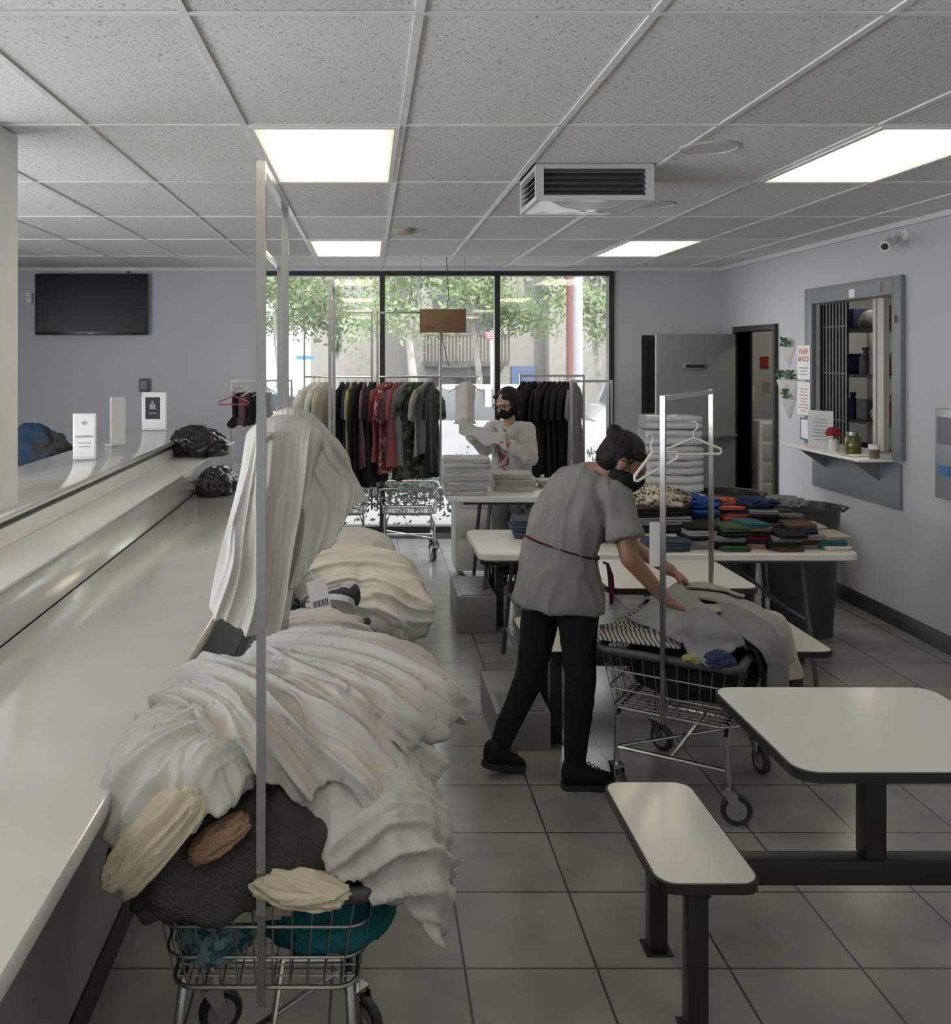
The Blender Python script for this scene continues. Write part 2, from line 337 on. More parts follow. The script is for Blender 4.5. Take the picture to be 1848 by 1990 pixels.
br.inputs['Color1'].default_value=(.60,.59,.565,1); br.inputs['Color2'].default_value=(.76,.755,.735,1)
mx=nt.nodes.new('ShaderNodeMix'); mx.data_type='RGBA'; mx.blend_type='MULTIPLY'; mx.inputs[0].default_value=1
nt.links.new(tc.outputs['Object'],mps.inputs[0]); nt.links.new(mps.outputs[0],n1.inputs['Vector']); nt.links.new(n1.outputs['Fac'],r1.inputs['Fac'])
nt.links.new(tc.outputs['Object'],mp.inputs[0]); nt.links.new(mp.outputs[0],br.inputs['Vector'])
nt.links.new(br.outputs['Color'],mx.inputs[6]); nt.links.new(r1.outputs['Color'],mx.inputs[7]); nt.links.new(mx.outputs[2],b.inputs['Base Color'])
struct(G().bb(XL-.1,5.6,YN-.1,YB+.12,HS,HS+.1).obj('ceiling',cm))
tbar=M('ceiling_grid_metal',(.70,.70,.69),.3,var=.1)
g=G()
for k in range(-8,6):
    x=.13+.6*k
    if x<XR: g.bb(x-.012,x+.012,YN,YB,HS-.006,HS-.0005)
y=2.42-1.17*4
while y<YB:
    g.bb(XL,XR,y-.009,y+.009,HS-.007,HS-.001); y+=1.17
struct(g.obj('trim_1',tbar,smooth=False))
g=G(); g.bb(XL,XR,YB-.03,YB,HS-.035,HS); g.bb(XR-.03,XR,YN,YB,HS-.035,HS); struct(g.obj('trim_2',M('cornice_white',(.58,.59,.60),.6)))
WX0,WX1,WZ0,WZ1=-1.06,2.388,.06,2.62
g=G(); DX0,DX1,DZ=2.69,3.40,1.99
g.bb(XL,WX0,YB,YB+.12,0,HS); g.bb(WX0,WX1,YB,YB+.12,WZ1,HS); g.bb(WX0,WX1,YB,YB+.12,0,WZ0)
g.bb(WX1,DX0,YB,YB+.12,0,HS); g.bb(DX0,DX1,YB,YB+.12,DZ,HS); g.bb(DX1,5.6,YB,YB+.12,0,HS)
struct(g.obj('wall_back',wallp,smooth=False))
g=G(); gx0,gx1,gz0,gz1=6.27,7.4,1.12,2.19; dy0,dy1=8.13,8.97
for (a,c,z0,z1) in ((YN,gx0,0,HS),(gx0,gx1,0,gz0),(gx0,gx1,gz1,HS),(gx1,dy0,0,HS),(dy0,dy1,2.01,HS),(dy1,YB,0,HS)):
    g.bb(XR,XR+.12,a,c,z0,z1)
struct(g.obj('wall_right',wallp,smooth=False))
LW0,LW1=-2.6,5.2
g=G(); g.bb(XL-.1,XL,YN,LW0,0,HS); g.bb(XL-.1,XL,LW1,YB,0,HS); g.bb(XL-.1,XL,LW0,LW1,0,.35); g.bb(XL-.1,XL,LW0,LW1,2.45,HS)
struct(g.obj('wall_left',wallp,smooth=False))
struct(G().bb(XL-.1,5.6,YN-.1,YN,0,HS).obj('wall_near',wallp,smooth=False))
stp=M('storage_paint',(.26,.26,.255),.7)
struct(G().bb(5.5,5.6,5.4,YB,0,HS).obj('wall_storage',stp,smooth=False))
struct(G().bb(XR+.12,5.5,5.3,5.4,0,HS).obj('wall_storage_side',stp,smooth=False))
g=G()
for a,c in ((YN,dy0-.05),(dy1+.05,YB)): g.bb(XR-.012,XR,a,c,0,.11,bev=.003)
struct(g.obj('baseboard_right',black))
g=G(); g.bb(XL,WX0-.02,YB-.012,YB,0,.1); g.bb(WX1+.02,DX0-.05,YB-.012,YB,0,.1); struct(g.obj('baseboard_back',black))
g=G(); fw=.035
for x in (WX0,.137,1.268,WX1): g.bb(x-fw/2-.008,x+fw/2+.008,YB-.03,YB+.09,WZ0,WZ1)
for z in (WZ0+.02,WZ1-.015): g.bb(WX0,WX1,YB-.029,YB+.089,z-.03,z+.03)
win=struct(g.obj('window_1',black))
gm=bpy.data.materials.new('window_glass'); gm.use_nodes=True; nt=gm.node_tree; nt.nodes.clear()
o=nt.nodes.new('ShaderNodeOutputMaterial'); t=nt.nodes.new('ShaderNodeBsdfTransparent'); gl=nt.nodes.new('ShaderNodeBsdfGlossy'); gl.inputs['Roughness'].default_value=.02
mxs=nt.nodes.new('ShaderNodeMixShader'); mxs.inputs[0].default_value=.05
nt.links.new(t.outputs[0],mxs.inputs[1]); nt.links.new(gl.outputs[0],mxs.inputs[2]); nt.links.new(mxs.outputs[0],o.inputs['Surface'])
for a,c in ((WX0,.137),(.137,1.268),(1.268,WX1)):
    G().bb(a+.03,c-.03,YB+.03,YB+.036,WZ0+.05,WZ1-.05).obj('window_pane',gm,parent=win,smooth=False)
g=G()
for i in range(5): y=LW0+i*(LW1-LW0)/4; g.bb(XL-.08,XL-.02,y-.03,y+.03,.35,2.45)
g.bb(XL-.08,XL-.02,LW0,LW1,.35,.4); g.bb(XL-.08,XL-.02,LW0,LW1,2.4,2.45); struct(g.obj('window_2',black))
d=struct(G().bb(DX0,DX0+.05,YB-.02,YB+.06,0,DZ).bb(DX1-.05,DX1,YB-.02,YB+.06,0,DZ).bb(DX0+.05,DX1-.05,YB-.02,YB+.06,DZ-.06,DZ).bb(DX0+.05,DX1-.05,YB-.01,YB+.05,0,.2).obj('door_1',black))
G().bb(DX0+.05,DX1-.05,YB+.01,YB+.03,.2,DZ-.06).obj('door_glass',M('dark_glass',(.02,.022,.025),.08),parent=d)
G().tube([(DX0+.06,YB-.03,1.05),(DX0+.06,YB-.07,1.08),(DX1-.06,YB-.07,1.2)],.012).obj('push_bar',black,parent=d)
d=struct(G().bb(XR-.03,XR+.14,dy0-.05,dy0,0,2.06).bb(XR-.03,XR+.14,dy1,dy1+.05,0,2.06).bb(XR-.03,XR+.14,dy0,dy1,2.01,2.06).obj('door_2',black))
dg=M('door_grey',(.165,.178,.187),.45)
G().bb(2.70,XR-.035,8.93,8.975,.01,1.99,bev=.004).obj('door_leaf',dg,parent=d)
bmet=M('brushed_metal',(.35,.35,.34),.35,.8)
G().bb(2.95,3.17,8.915,8.93,1.66,1.72,bev=.004).obj('mail_slot',bmet,parent=d); G().bb(2.97,3.15,8.91,8.9145,1.675,1.705).obj('mail_slot_opening',black,parent=d)
G().bb(3.12,3.44,8.86,8.93,1.035,1.055).obj('door_ledge',bmet,parent=d)
G().lathe([(.0,0),(.03,0),(.03,.012),(.012,.015),(.012,.05),(.028,.055),(.028,.08),(.0,.085)],(2.77,8.845,.98),axis='Y').obj('door_knob',chrome,parent=d)
# ---------------------------------------------------------------- ceiling lights
em=bpy.data.materials.new('light_diffuser'); em.use_nodes=True; nt=em.node_tree; nt.nodes.clear()
o=nt.nodes.new('ShaderNodeOutputMaterial'); e=nt.nodes.new('ShaderNodeEmission'); tc=nt.nodes.new('ShaderNodeTexCoord'); sx=nt.nodes.new('ShaderNodeSeparateXYZ')
def mth(op,a,b_=None,c_=None):
    n=nt.nodes.new('ShaderNodeMath'); n.operation=op
    for i,x in enumerate((a,b_,c_)):
        if x is None: continue
        if isinstance(x,(int,float)): n.inputs[i].default_value=x
        else: nt.links.new(x,n.inputs[i])
    return n.outputs[0]
nt.links.new(tc.outputs['Object'],sx.inputs[0])
cx_=mth('COSINE',mth('MULTIPLY',mth('ADD',sx.outputs['X'],.0675),2*pi/.135)); s1=mth('MULTIPLY_ADD',cx_,.30,.70)
ey=mth('MINIMUM',mth('MAXIMUM',mth('MULTIPLY',mth('SUBTRACT',.55,mth('ABSOLUTE',sx.outputs['Y'])),5.0),0.0),1.0)
ex=mth('MINIMUM',mth('MAXIMUM',mth('MULTIPLY',mth('SUBTRACT',.262,mth('ABSOLUTE',sx.outputs['X'])),12.0),0.0),1.0)
st=mth('MULTIPLY_ADD',mth('MULTIPLY',mth('MULTIPLY',s1,ey),ex),2.2,.22)
e.inputs['Color'].default_value=(1,.87,.66,1); nt.links.new(st,e.inputs['Strength']); nt.links.new(e.outputs[0],o.inputs['Surface'])
def light(x,y):
    f=G(); a=.288; b_=.573; h=.012
    f.bb(-a,a,-b_,-b_+.02,-h,0).bb(-a,a,b_-.02,b_,-h,0).bb(-a,-a+.02,-b_+.02,b_-.02,-h,0).bb(a-.02,a,-b_+.02,b_-.02,-h,0)
    fo=f.obj('ceiling_light',white,loc=(x,y,HS-.001)); top(fo,'recessed fluorescent troffer light with glowing warm white diffuser','ceiling light','fluorescent ceiling panels')
    G().bb(-a+.02,a-.02,-b_+.02,b_-.02,-.008,-.004).obj('light_diffuser',em,parent=fo,smooth=False)
for x,y in ((-.17,4.175),(-.17,7.685),(2.23,4.175),(2.23,7.685),(-.17,.665),(2.23,.665),(-.17,-2.26),(2.23,-2.26),(-2.57,4.175),(-2.57,.665)): light(x,y)
light(4.5,8.2)  # unseen extra panel, added to brighten the storage room
ac=empty('air_vent',(1.03,4.56,HS)); top(ac,'boxy white ceiling air diffuser with dark slatted grilles','air vent')
vm=M('vent_metal',(.55,.56,.57),.4,.1)
g=G(); hw,hd,hh=.268,.235,.165; t=.022
for zz in (0,-hh):
    z0,z1=(zz-t,zz) if zz==0 else (zz,zz+t)
    g.bb(-hw,hw,-hd,-hd+t,z0,z1).bb(-hw,hw,hd-t,hd,z0,z1).bb(-hw,-hw+t,-hd+t,hd-t,z0,z1).bb(hw-t,hw,-hd+t,hd-t,z0,z1)
for sx_ in (-1,1):
    for sy in (-1,1): g.box((sx_*(hw-.0175),sy*(hd-.0175),-hh/2),(.035,.035,hh-2*t-.001))
g.bb(-hw-.01,hw+.01,-hd-.01,hd+.01,-.0,.004)
g.obj('vent_frame',vm,parent=ac,smooth=False)
gs=G()
for i in range(5):
    z=-.03-i*.026
    gs.box((0,-hd+.018,z),(2*hw-.07,.03,.003),mat=Matrix.Rotation(.7,4,'X')); gs.box((0,hd-.018,z),(2*hw-.07,.03,.003),mat=Matrix.Rotation(-.7,4,'X'))
    gs.box((-hw+.018,0,z),(.03,2*hd-.07,.003),mat=Matrix.Rotation(-.7,4,'Y')); gs.box((hw-.018,0,z),(.03,2*hd-.07,.003),mat=Matrix.Rotation(.7,4,'Y'))
gs.obj('vent_louvers',M('louver_metal',(.2,.2,.2),.4,.6),parent=ac)
G().bb(-hw+.04,hw-.04,-hd+.04,hd-.04,-hh+.02,-.01).obj('vent_core',dark,parent=ac)
R=[]
for k,(s_,z) in enumerate(((.98,-hh),(.7,-hh+.004),(.45,-hh-.012),(.05,-hh-.016))): R.append([V((x*s_,y*s_,z)) for x,y in rrect(-hw+.01,hw-.01,-hd+.01,hd-.01,.02)])
G().rings(R,caps=False).obj('vent_bottom_panel',M('vent_gloss_white',(.75,.76,.77),.15,.0,coat=.5),parent=ac)
sd=G().lathe([(0,0),(.075,0),(.075,-.018),(.06,-.035),(.02,-.04),(0,-.04)],(.245,6.55,HS-.001)).obj('smoke_detector',M('aged_plastic',(.36,.32,.23),.5)); top(sd,'small round beige smoke detector on the ceiling','smoke detector')
for x,y,r in ((1.426,3.985,.125),(1.65,5.46,.11)):
    o_=G().lathe([(0,0),(r,0),(r,-.004),(r-.012,-.008),(r-.016,-.004),(0,-.004)],(x,y,HS-.001),seg=40).obj('ceiling_speaker',M('speaker_white',(.53,.52,.49),.7)); top(o_,'flat round white speaker cover flush with a ceiling tile','ceiling speaker','round ceiling covers')
cb=G().box((0,0,-.13),(.40,.006,.205),bev=.001).obj('hanging_sign',M('cardboard',(.13,.075,.035),.85,var=.1),loc=(.645,8.25,2.22)); top(cb,'blank brown cardboard sign hanging on wires in front of the window','sign')
for s_ in (-1,1): G().tube([(s_*.19,0,-.03),(s_*.19,0,.43)],.0015,5).obj('hanging_wire',dark,parent=cb)
G().box((-.12,-.004,-.19),(.09,.001,.012)).box((-.13,-.004,-.17),(.05,.001,.01)).obj('printed_mark',M('print_brown',(.08,.04,.02),.8),parent=cb)
crd=G().tube([(.68,8.3,HS-.01),(.70,8.3,2.3),(.64,8.3,1.95),(.70,8.3,1.7)],.004,6).obj('electric_cable',dark); top(crd,'thin black cable hanging from the ceiling','cable')
# ---------------------------------------------------------------- service counter
sc=empty('service_counter',(-1.0,4,0)); top(sc,'long white laminate two-level service counter with grey base','counter')
def par(o): o.location=-V(sc.location); return o
WT=.88; YE=8.1
quartz=M('counter_laminate',(.57,.56,.54),.15,var=.03,coat=.6); face=M('counter_face_white',(.64,.635,.62),.09,coat=.7)
par(G().bb(-1.14,-.535,.5,YE,WT-.045,WT,bev=.006).obj('worktop',quartz,parent=sc))
par(G().bb(-1.36,-.756,.5,YE-.05,.1,WT-.046).obj('counter_base',M('counter_base_grey',(.25,.248,.243),.5),parent=sc))
par(G().bb(-1.36,-.748,.5,YE-.05,0,.1).obj('toe_kick',black,parent=sc))
par(G().bb(-1.36,-1.141,.5,YE-.1,WT,1.055,bev=.004).obj('ledge_front',face,parent=sc))
par(G().bb(-1.36,-1.125,.5,YE-.1,1.0551,1.067,bev=.003).obj('ledge',white_lam,parent=sc))
par(G().bb(-1.80,-1.375,.5,7.9,.1,1.165).obj('back_panel',M('counter_gap_shade',(.015,.015,.015),.5),parent=sc))  # near-black colour paints in the shadow line under the upper counter
par(G().bb(-1.3745,-1.361,.5,7.9,1.0,1.140).obj('upper_front',face,parent=sc))
par(G().bb(-1.86,-1.35,.5,7.9,1.166,1.196,bev=.005).obj('upper_counter',quartz,parent=sc))
struct(G().bb(-1.80,-1.385,3.53,3.76,1.197,HS-.008).bb(-1.384,-1.378,3.54,3.56,1.197,HS-.008).obj('trim_3',M('column_white',(.72,.73,.72),.5),smooth=False))
acry=M('acrylic',(.68,.70,.71),.1,var=.01)
pale=M('ink_pale',(.26,.29,.33),.7); bluei=M('ink_blue',(.04,.13,.33),.6)
def acrylic(x,y,w,h,yaw,kind):
    e=empty('counter_sign',(x,y,1.197),yaw)
    G().box((0,.03,.004),(w,.08,.006),bev=.002).box((0,0,h/2),(w+.008,.004,h),bev=.001).obj('sign_holder',acry,parent=e)
    G().box((0,-.004,h/2+.005),(w-.01,.002,h-.02)).obj('sign_sheet',paper,parent=e)
    ink=M('ink_blue_grey',(.10,.16,.25),.7); bl=M('ink_black',(.02,.02,.02),.7)
    if kind=='wifi':
        gg=G()
        for r in (.008,.016,.024): gg.tube([(r*cos(a),-.006,h-.07+r*sin(a)) for a in [pi/4+i*pi/2/8 for i in range(9)]],.0018,5)
        gg.obj('wireless_symbol',ink,parent=e)
        text('FREE SERVICE',.016,(0,-.0065,h*.48),(pi/2,0,0),ink,e)
        G().box((0,-.006,h*.36),(w*.6,.001,.006)).box((0,-.006,h*.28),(w*.5,.001,.006)).obj('printed_lines',pale,parent=e)
    if kind=='poster':
        G().box((-.01,-.006,h*.58),(w*.62,.002,h*.58)).obj('black_poster',bl,parent=e)
        G().box((-.01,-.008,h*.62),(w*.25,.001,.04)).box((-.01,-.008,h*.72),(w*.1,.001,.03)).box((-.01,-.008,h*.45),(w*.3,.001,.008)).obj('printed_picture',pale,parent=e)
    return e
top(acrylic(-1.61,5.4,.12,.26,.15,'wifi'),'clear acrylic stand holding a white notice with a wireless symbol','sign holder')
top(acrylic(-1.645,6.25,.11,.32,.85,'plain'),'clear acrylic stand with a blank white sheet turned sideways','sign holder')
top(acrylic(-1.70,7.55,.19,.30,-.05,'poster'),'acrylic leaflet stand with a black poster sheet','sign holder')
def folded(w,d,h,mat,loc,rz=0,layers=3,seed=0,name='folded_towel',na=.004):
    R=[]; nx=12; lh=h/layers
    def prof(sc,x):
        P=[]
        for l in range(layers):
            z0=l*lh; ex=(l%2)*.004+noise.noise(V((seed,l*1.3,x*3)))*.006*(1+na*60)
            for k in range(5):
                a=-pi/2+pi*k/4; P.append((-(d/2-lh/2+ex)-cos(a)*lh/2, z0+lh/2+sin(a)*lh/2*.96))
        for l in reversed(range(layers)):
            z0=l*lh; ex=noise.noise(V((seed+9,l*1.3,x*3)))*.008
            for k in range(5):
                a=pi/2-pi*k/4; P.append(((d/2-lh/2+ex)+cos(a)*lh/2, z0+lh/2+sin(a)*lh/2*.96))
        return [V((x,y*sc,h/2+(z-h/2)*(sc*.25+.75)+noise.noise(V((x*7,y*7,seed)))*na*(z/h))) for y,z in P]
    for i in range(nx+1):
        t=i/nx; x=-w/2+w*t; sc=1-.12*max(0,abs(t-.5)*2-.80)/.20
        R.append(prof(sc,x))
    return G().rings(R).obj(name,mat,loc=loc,rz=rz,ang=60)
# ---------------------------------------------------------------- laundry carts
def caster(parent,x,y,r=.058,yaw=0):
    f=G(); f.tube([(0,0,r*2+.06),(0,0,r*2+.015)],.012,8); f.box((0,0,r*2+.012),(.05,.05,.012))
    for s_ in (-1,1): f.add([V((-.02,s_*.02,r*2+.01)),V((.03,s_*.02,r*2+.01)),V((.045,s_*.022,r)),V((.02,s_*.022,r)),V((-.02,s_*.024,r*2+.01)),V((.03,s_*.024,r*2+.01)),V((.045,s_*.026,r)),V((.02,s_*.026,r))],[(0,1,2,3),(4,7,6,5),(0,4,5,1),(1,5,6,2),(2,6,7,3),(3,7,4,0)])
    c=f.obj('caster',chrome,parent=parent,loc=(x,y,0),rz=yaw)
    w=G(); w.lathe([(r*.62,-.012),(r*.9,-.014),(r,-.007),(r,.007),(r*.9,.014),(r*.62,.012)],(0,0,0),axis='Y',seg=28)
    w.obj('wheel',dark,parent=c,loc=(.03,0,r))
    G().lathe([(0,-.015),(r*.25,-.017),(r*.3,-.013),(r*.66,-.0135),(r*.66,.0135),(r*.3,.013),(r*.25,.017),(0,.015)],(0,0,0),axis='Y',seg=24).obj('hub',M('hub_grey',(.30,.30,.30),.4,.3),parent=c,loc=(.03,0,r))
def cart(x,y,rz,w=.5,l=.6,rim=.64,bot=.42,H=2.18,pd=None,lowbar=None,poff=0.,label='chrome wire laundry cart on casters with tall hanging rack',pole=.0095,bumper=True):
    e=empty('laundry_cart',(x,y,0),rz); top(e,label,'laundry cart','wheeled wire laundry carts')
    def ring(t,n=5):
        a=w/2*(.84+.16*t); b_=l/2*(.86+.14*t); return rrect(-a,a,-b_,b_,.05,n)
    z=lambda t: bot+(rim-bot)*t
    g=G()
    for t in (0,.33,.66): g.tube([(px,py,z(t)) for px,py in ring(t)],.0035 if t else .005,6,closed=True)
    nW=int(w/.042); nL=int(l/.042)
    for i in range(nW+1):
        t=-.5+i/nW
        if abs(t)>.46: continue
        xa,xb=t*w*.84,t*w
        g.tube([(xb,-l/2,rim),(xa,-l/2*.86,bot),(xa,l/2*.86,bot),(xb,l/2,rim)],.0022,5)
    for i in range(nL+1):
        t=-.5+i/nL
        if abs(t)>.46: continue
        ya,yb=t*l*.86,t*l
        g.tube([(-w/2,yb,rim),(-w/2*.84,ya,bot),(w/2*.84,ya,bot),(w/2,yb,rim)],.0022,5)
    g.obj('wire_basket',wire,parent=e)
    G().tube([(px,py,rim) for px,py in ring(1,6)],.017 if bumper else .008,10,closed=True).obj('rim_bumper',M('bumper_grey',(.04,.04,.044),.55) if bumper else chrome,parent=e)
    f=G(); lx,ly=w/2*.8,l/2*.78
    for s_ in (-1,1):
        f.tube([(s_*lx,-ly,.17),(s_*lx*.98,-ly,.33),(s_*lx*.95,-ly*.85,bot-.01),(s_*lx*.95,ly*.85,bot-.01),(s_*lx*.98,ly,.33),(s_*lx,ly,.17)],.011,8)
        f.tube([(-lx,s_*ly,.20),(lx,s_*ly,.20)],.009,8)
    f.tube([(0,-ly,.2),(0,ly,.2)],.009,8); f.tube([(-lx,-ly,.2),(lx,ly,.2)],.007,8)
    f.obj('cart_frame',chrome,parent=e)
    k=0
    for sx_ in (-1,1):
        for sy in (-1,1): caster(e,sx_*lx,sy*ly,yaw=.7*sin(k*2.1+x*3)-.3); k+=1
    pd=pd or l+.03
    for s_ in (-1,1):
        pg=G().tube([(poff,s_*pd/2,rim-.03),(poff,s_*pd/2,H)],pole,sq=True)
        for zz in (H-.06,H-.25,1.62,1.45):
            if zz<H: pg.tube([(poff-pole*.4,s_*pd/2-pole-.0008,zz),(poff-pole*.4,s_*pd/2-pole+.001,zz)],.003,8)
        pg.obj('rack_pole',chrome,parent=e)
        G().tube([(poff,s_*pd/2,bot+.0),(poff,s_*(pd/2-.002),rim-.031)],pole*.9,sq=True).obj('pole_socket',wire,parent=e)
    G().tube([(poff,-pd/2,H-.01),(poff,pd/2,H-.01)],pole*.95,sq=True).obj('hanging_bar',chrome,parent=e)
    if lowbar: G().tube([(poff,-pd/2,lowbar),(poff,pd/2,lowbar)],.009,8).obj('low_bar',chrome,parent=e)
    return e
cart(-.225,2.285,0,w=.48,l=.54,pd=.57,H=2.19,lowbar=1.60,label='chrome laundry cart heaped with bed linen, tall hanging rack')
cart(C2[0],C2[1],a2,w=.54,l=.72,pd=.77,rim=.61,bot=.37,H=1.63,label='wire laundry cart with short rack, full of folded clothes')
cart(-.25,4.4,0,w=.5,l=.66,H=2.24,pd=.8,poff=-.2,label='wire laundry cart piled with cream linen beside the counter')
cart(-.22,5.75,0,w=.48,l=.6,H=2.22)
cart(-.27,8.45,pi/2,w=.48,l=.58,H=2.18,pd=.6,lowbar=1.60,bumper=False,label='wire laundry cart with hanging rack full of dark clothes')
cart(.36,8.45,pi/2,w=.48,l=.54,H=2.18,pd=.56,lowbar=1.60,bumper=False,label='wire laundry cart with hanging rack of coloured shirts')
cart(1.63,8.45,pi/2,w=.48,l=.54,H=1.62,pd=.56,bumper=False,label='wire laundry cart with low rack of black clothes')
cart(-.93,8.3,pi/2,w=.48,l=.5,H=1.58,pd=.52,bumper=False,label='wire laundry cart with low rack beside the counter end')
cart(1.72,7.35,pi/2,w=.45,l=.3,H=1.60,pd=.31,bumper=False,label='narrow chrome cart rack standing behind the folding table')
t_=G().box((0,0,-.05),(.052,.001,.085)).obj('laundry_tag',paper,loc=(-.14,2.50,1.20),rz=.2); top(t_,'white paper laundry tag with barcode hanging from the rack','tag'); t_.rotation_euler=(0,-.2,.2)
gb=G()
for i in range(12): gb.box((-.02+i*.0036,-.001,-.07),(.0018 if i%3 else .0008,.0008,.018))
gb.obj('barcode',black,parent=t_); G().tube([(0,0,-.01),(-.02,0,.06)],.0012,5).obj('string',paper,parent=t_)
bagm=M('black_bag_plastic',(.010,.010,.012),.2,bump=.35,bscale=25)
lump('trash_bag',(-.42,4.0,.70),(.13,.12,.10),bagm,41,amp=.2,freq=2.2,label='black plastic bag on the cart by the counter',cat='bag')
def shoe(name,heel,toe,mat,sole,parent=None,s=1.,lace=None):
    heel=V(heel); toe=V(toe); d=(toe-heel); L=d.length; d.normalize(); up=V((0,0,1)); up=(up-d*up.dot(d)).normalized(); sd=d.cross(up)
    def ring(t,hw,z0,z1):
        c=heel+d*(L*t); return [c+sd*hw*cos(a)*s+up*((z0+z1)/2+(z1-z0)/2*sin(a))*s for a in [2*pi*i/16 for i in range(16)]]
    g=G().rings([ring(0,.018,.02,.08),ring(.04,.033,.012,.105),ring(.2,.040,.012,.112),ring(.38,.040,.012,.098),ring(.55,.045,.012,.072),ring(.75,.050,.012,.056),ring(.92,.042,.012,.044),ring(1,.016,.015,.03)])
    o=g.obj(name,mat,parent=parent,ang=70)
    def sr(t,hw): c=heel+d*(L*t); return [c+sd*hw*s*k+up*z*s for k,z in ((-1,0),(1,0),(1.03,.012),(1,.022),(-1,.022),(-1.03,.012))]
    G().rings([sr(-.02,.015),sr(.03,.03),sr(.2,.036),sr(.38,.035),sr(.6,.047),sr(.78,.05),sr(.93,.042),sr(1.01,.02)]).obj('sole',sole,parent=o)
    lg=G()
    for i in range(4):
        t=.40+i*.08; z=.098-i*.010; c=heel+d*(L*t)+up*z*s
        lg.tube([c-sd*.022,c+up*.004,c+sd*.022],.003,5)
    lg.obj('laces',lace or sole,parent=o)
    return o
sh=shoe('sneaker',(-.07,3.66,.79),(-.12,3.52,.88),cloth('navy_knit',(.03,.03,.045)),M('sole_white',(.5,.5,.5),.5)); top(sh,'dark knit sneaker with white sole lying on the linen','shoe')
drape('bed_sheet',(-.20,3.75),ang_mix([(0,.20),(180,.20)]),.76,ang_mix([(0,.60),(180,.64)]),sheet,'crumpled pale sheet under the sneaker','bed sheet',seed=52,amp=.012,amp2=.018,fr=(8,2),axis=(4.1,.4),N=160,Mr=50)
lump('trash_bag',(-1.22,6.75,1.14),(.19,.14,.125),bagm,61,amp=.24,freq=2.3,label='crumpled black plastic bag on the counter ledge',cat='bag')
lump('trash_bag',(-1.0,6.3,.93),(.12,.2,.11),bagm,62,amp=.24,freq=2.3,label='black plastic bag on the lower worktop',cat='bag')
dk=G().bb(-3.6,-2.3,6.6,7.6,.86,.9,bev=.004).bb(-3.55,-2.35,6.65,7.55,0,.859).obj('desk',quartz); top(dk,'white desk behind the service counter','desk')
lump('laundry_bag',(-2.55,7.35,1.02),(.22,.15,.20),cloth('blue_bag',(.02,.05,.10),col2=(.05,.045,.045),thr=(.4,.6),vscale=6),63,amp=.3,freq=1.7,label='blue and black bag of clothes on the desk',cat='bag')
tb=G().box((0,0,.01),(.25,.18,.012),bev=.004).obj('tablet',white,loc=(-2.42,6.9,.90)); top(tb,'white tablet lying on the desk','tablet'); G().box((0,0,.0165),(.22,.15,.001)).obj('screen',M('screen_grey',(.2,.22,.24),.1),parent=tb)
tv=empty('television',(-2.71,YB-.06,2.29)); top(tv,'black flat screen television mounted on the wall','television')
G().box((0,0,0),(1.10,.045,.60),bev=.01).obj('bezel',M('tv_bezel',(.01,.01,.011),.25),parent=tv)
G().box((0,-.0235,.01),(1.07,.002,.55)).obj('screen',M('tv_screen',(.002,.003,.004),.25,spec=.12),parent=tv)
G().box((0,.04,0),(.4,.035,.3)).obj('wall_mount',dark,parent=tv)
G().box((0,-.024,-.285),(.05,.002,.008)).obj('badge',M('badge_grey',(.3,.3,.3),.4),parent=tv)
cab=G().tube([(-2.36,YB-.02,2.6),(-2.37,YB-.02,2.66)],.008).obj('tv_cable',dark); cab.parent=tv; cab.location=-V(tv.location)
o_=G().box((0,0,0),(.06,.03,.10),bev=.008).obj('motion_sensor',white,loc=(-3.34,YB-.016,2.36)); top(o_,'small white motion sensor on the wall','sensor'); G().lathe([(0,0),(.02,0),(.015,-.008),(0,-.01)],(0,-.015,-.01),axis='Y').obj('sensor_lens',paper,parent=o_)
o_=G().box((0,0,0),(.10,.05,.13),bev=.01).obj('wall_phone',M('phone_dark',(.08,.08,.085),.4),loc=(-2.2,YB-.026,1.50)); top(o_,'small dark wall-mounted control with grey cover','wall control'); G().box((0,-.028,0),(.06,.01,.08),bev=.004).obj('cover',greyp,parent=o_)
# ---------------------------------------------------------------- fixed tables with seats
lamtop=M('table_laminate',(.60,.595,.57),.28,coat=.2,var=.02)
def fixture(y0,lab):
    e=empty('dining_table',(1.42,y0,0)); top(e,lab,'table','black steel tables with attached seats')
    def slab(nm,x0,x1,ya,yb,z,r):
        G().prism(rrect(x0,x1,ya,yb,r,8),z-.028,z-.002).obj(nm+'_edge',black,parent=e)
        G().prism(rrect(x0+.006,x1-.006,ya+.006,yb-.006,r,8),z-.0019,z).obj(nm,lamtop,parent=e)
    slab('tabletop',-.345,.345,-.31,.31,.74,.06)
    for s_ in (-1,1):
        xa,xb=sorted((s_*.42,s_*.69)); slab('seat',xa,xb,-.29,.29,.45,.05)
    G().bb(-.585,.585,-.03,.03,.30,.37,bev=.005).obj('beam',black,parent=e)
    G().bb(-.03,.03,-.029,.029,.371,.70,bev=.004).bb(-.15,.15,-.06,.06,.70,.711).obj('post',black,parent=e)
    for s_ in (-1,1):
        G().bb(s_*.555-.025,s_*.555+.025,-.22,.22,.372,.418,bev=.004).obj('seat_rail',black,parent=e)
        for q in (-1,1):
            G().bb(s_*.555-.027,s_*.555+.027,q*.17-.027,q*.17+.027,.006,.371,bev=.004).bb(s_*.555-.04,s_*.555+.04,q*.17-.04,q*.17+.04,0,.006).obj('leg',black,parent=e)
fixture(2.69,'white laminate table with attached seats on black steel frame')
fixture(4.58,'white laminate table with attached seats behind the clothes cart')
fixture(6.48,'black steel framed table with attached seats under the folding table')
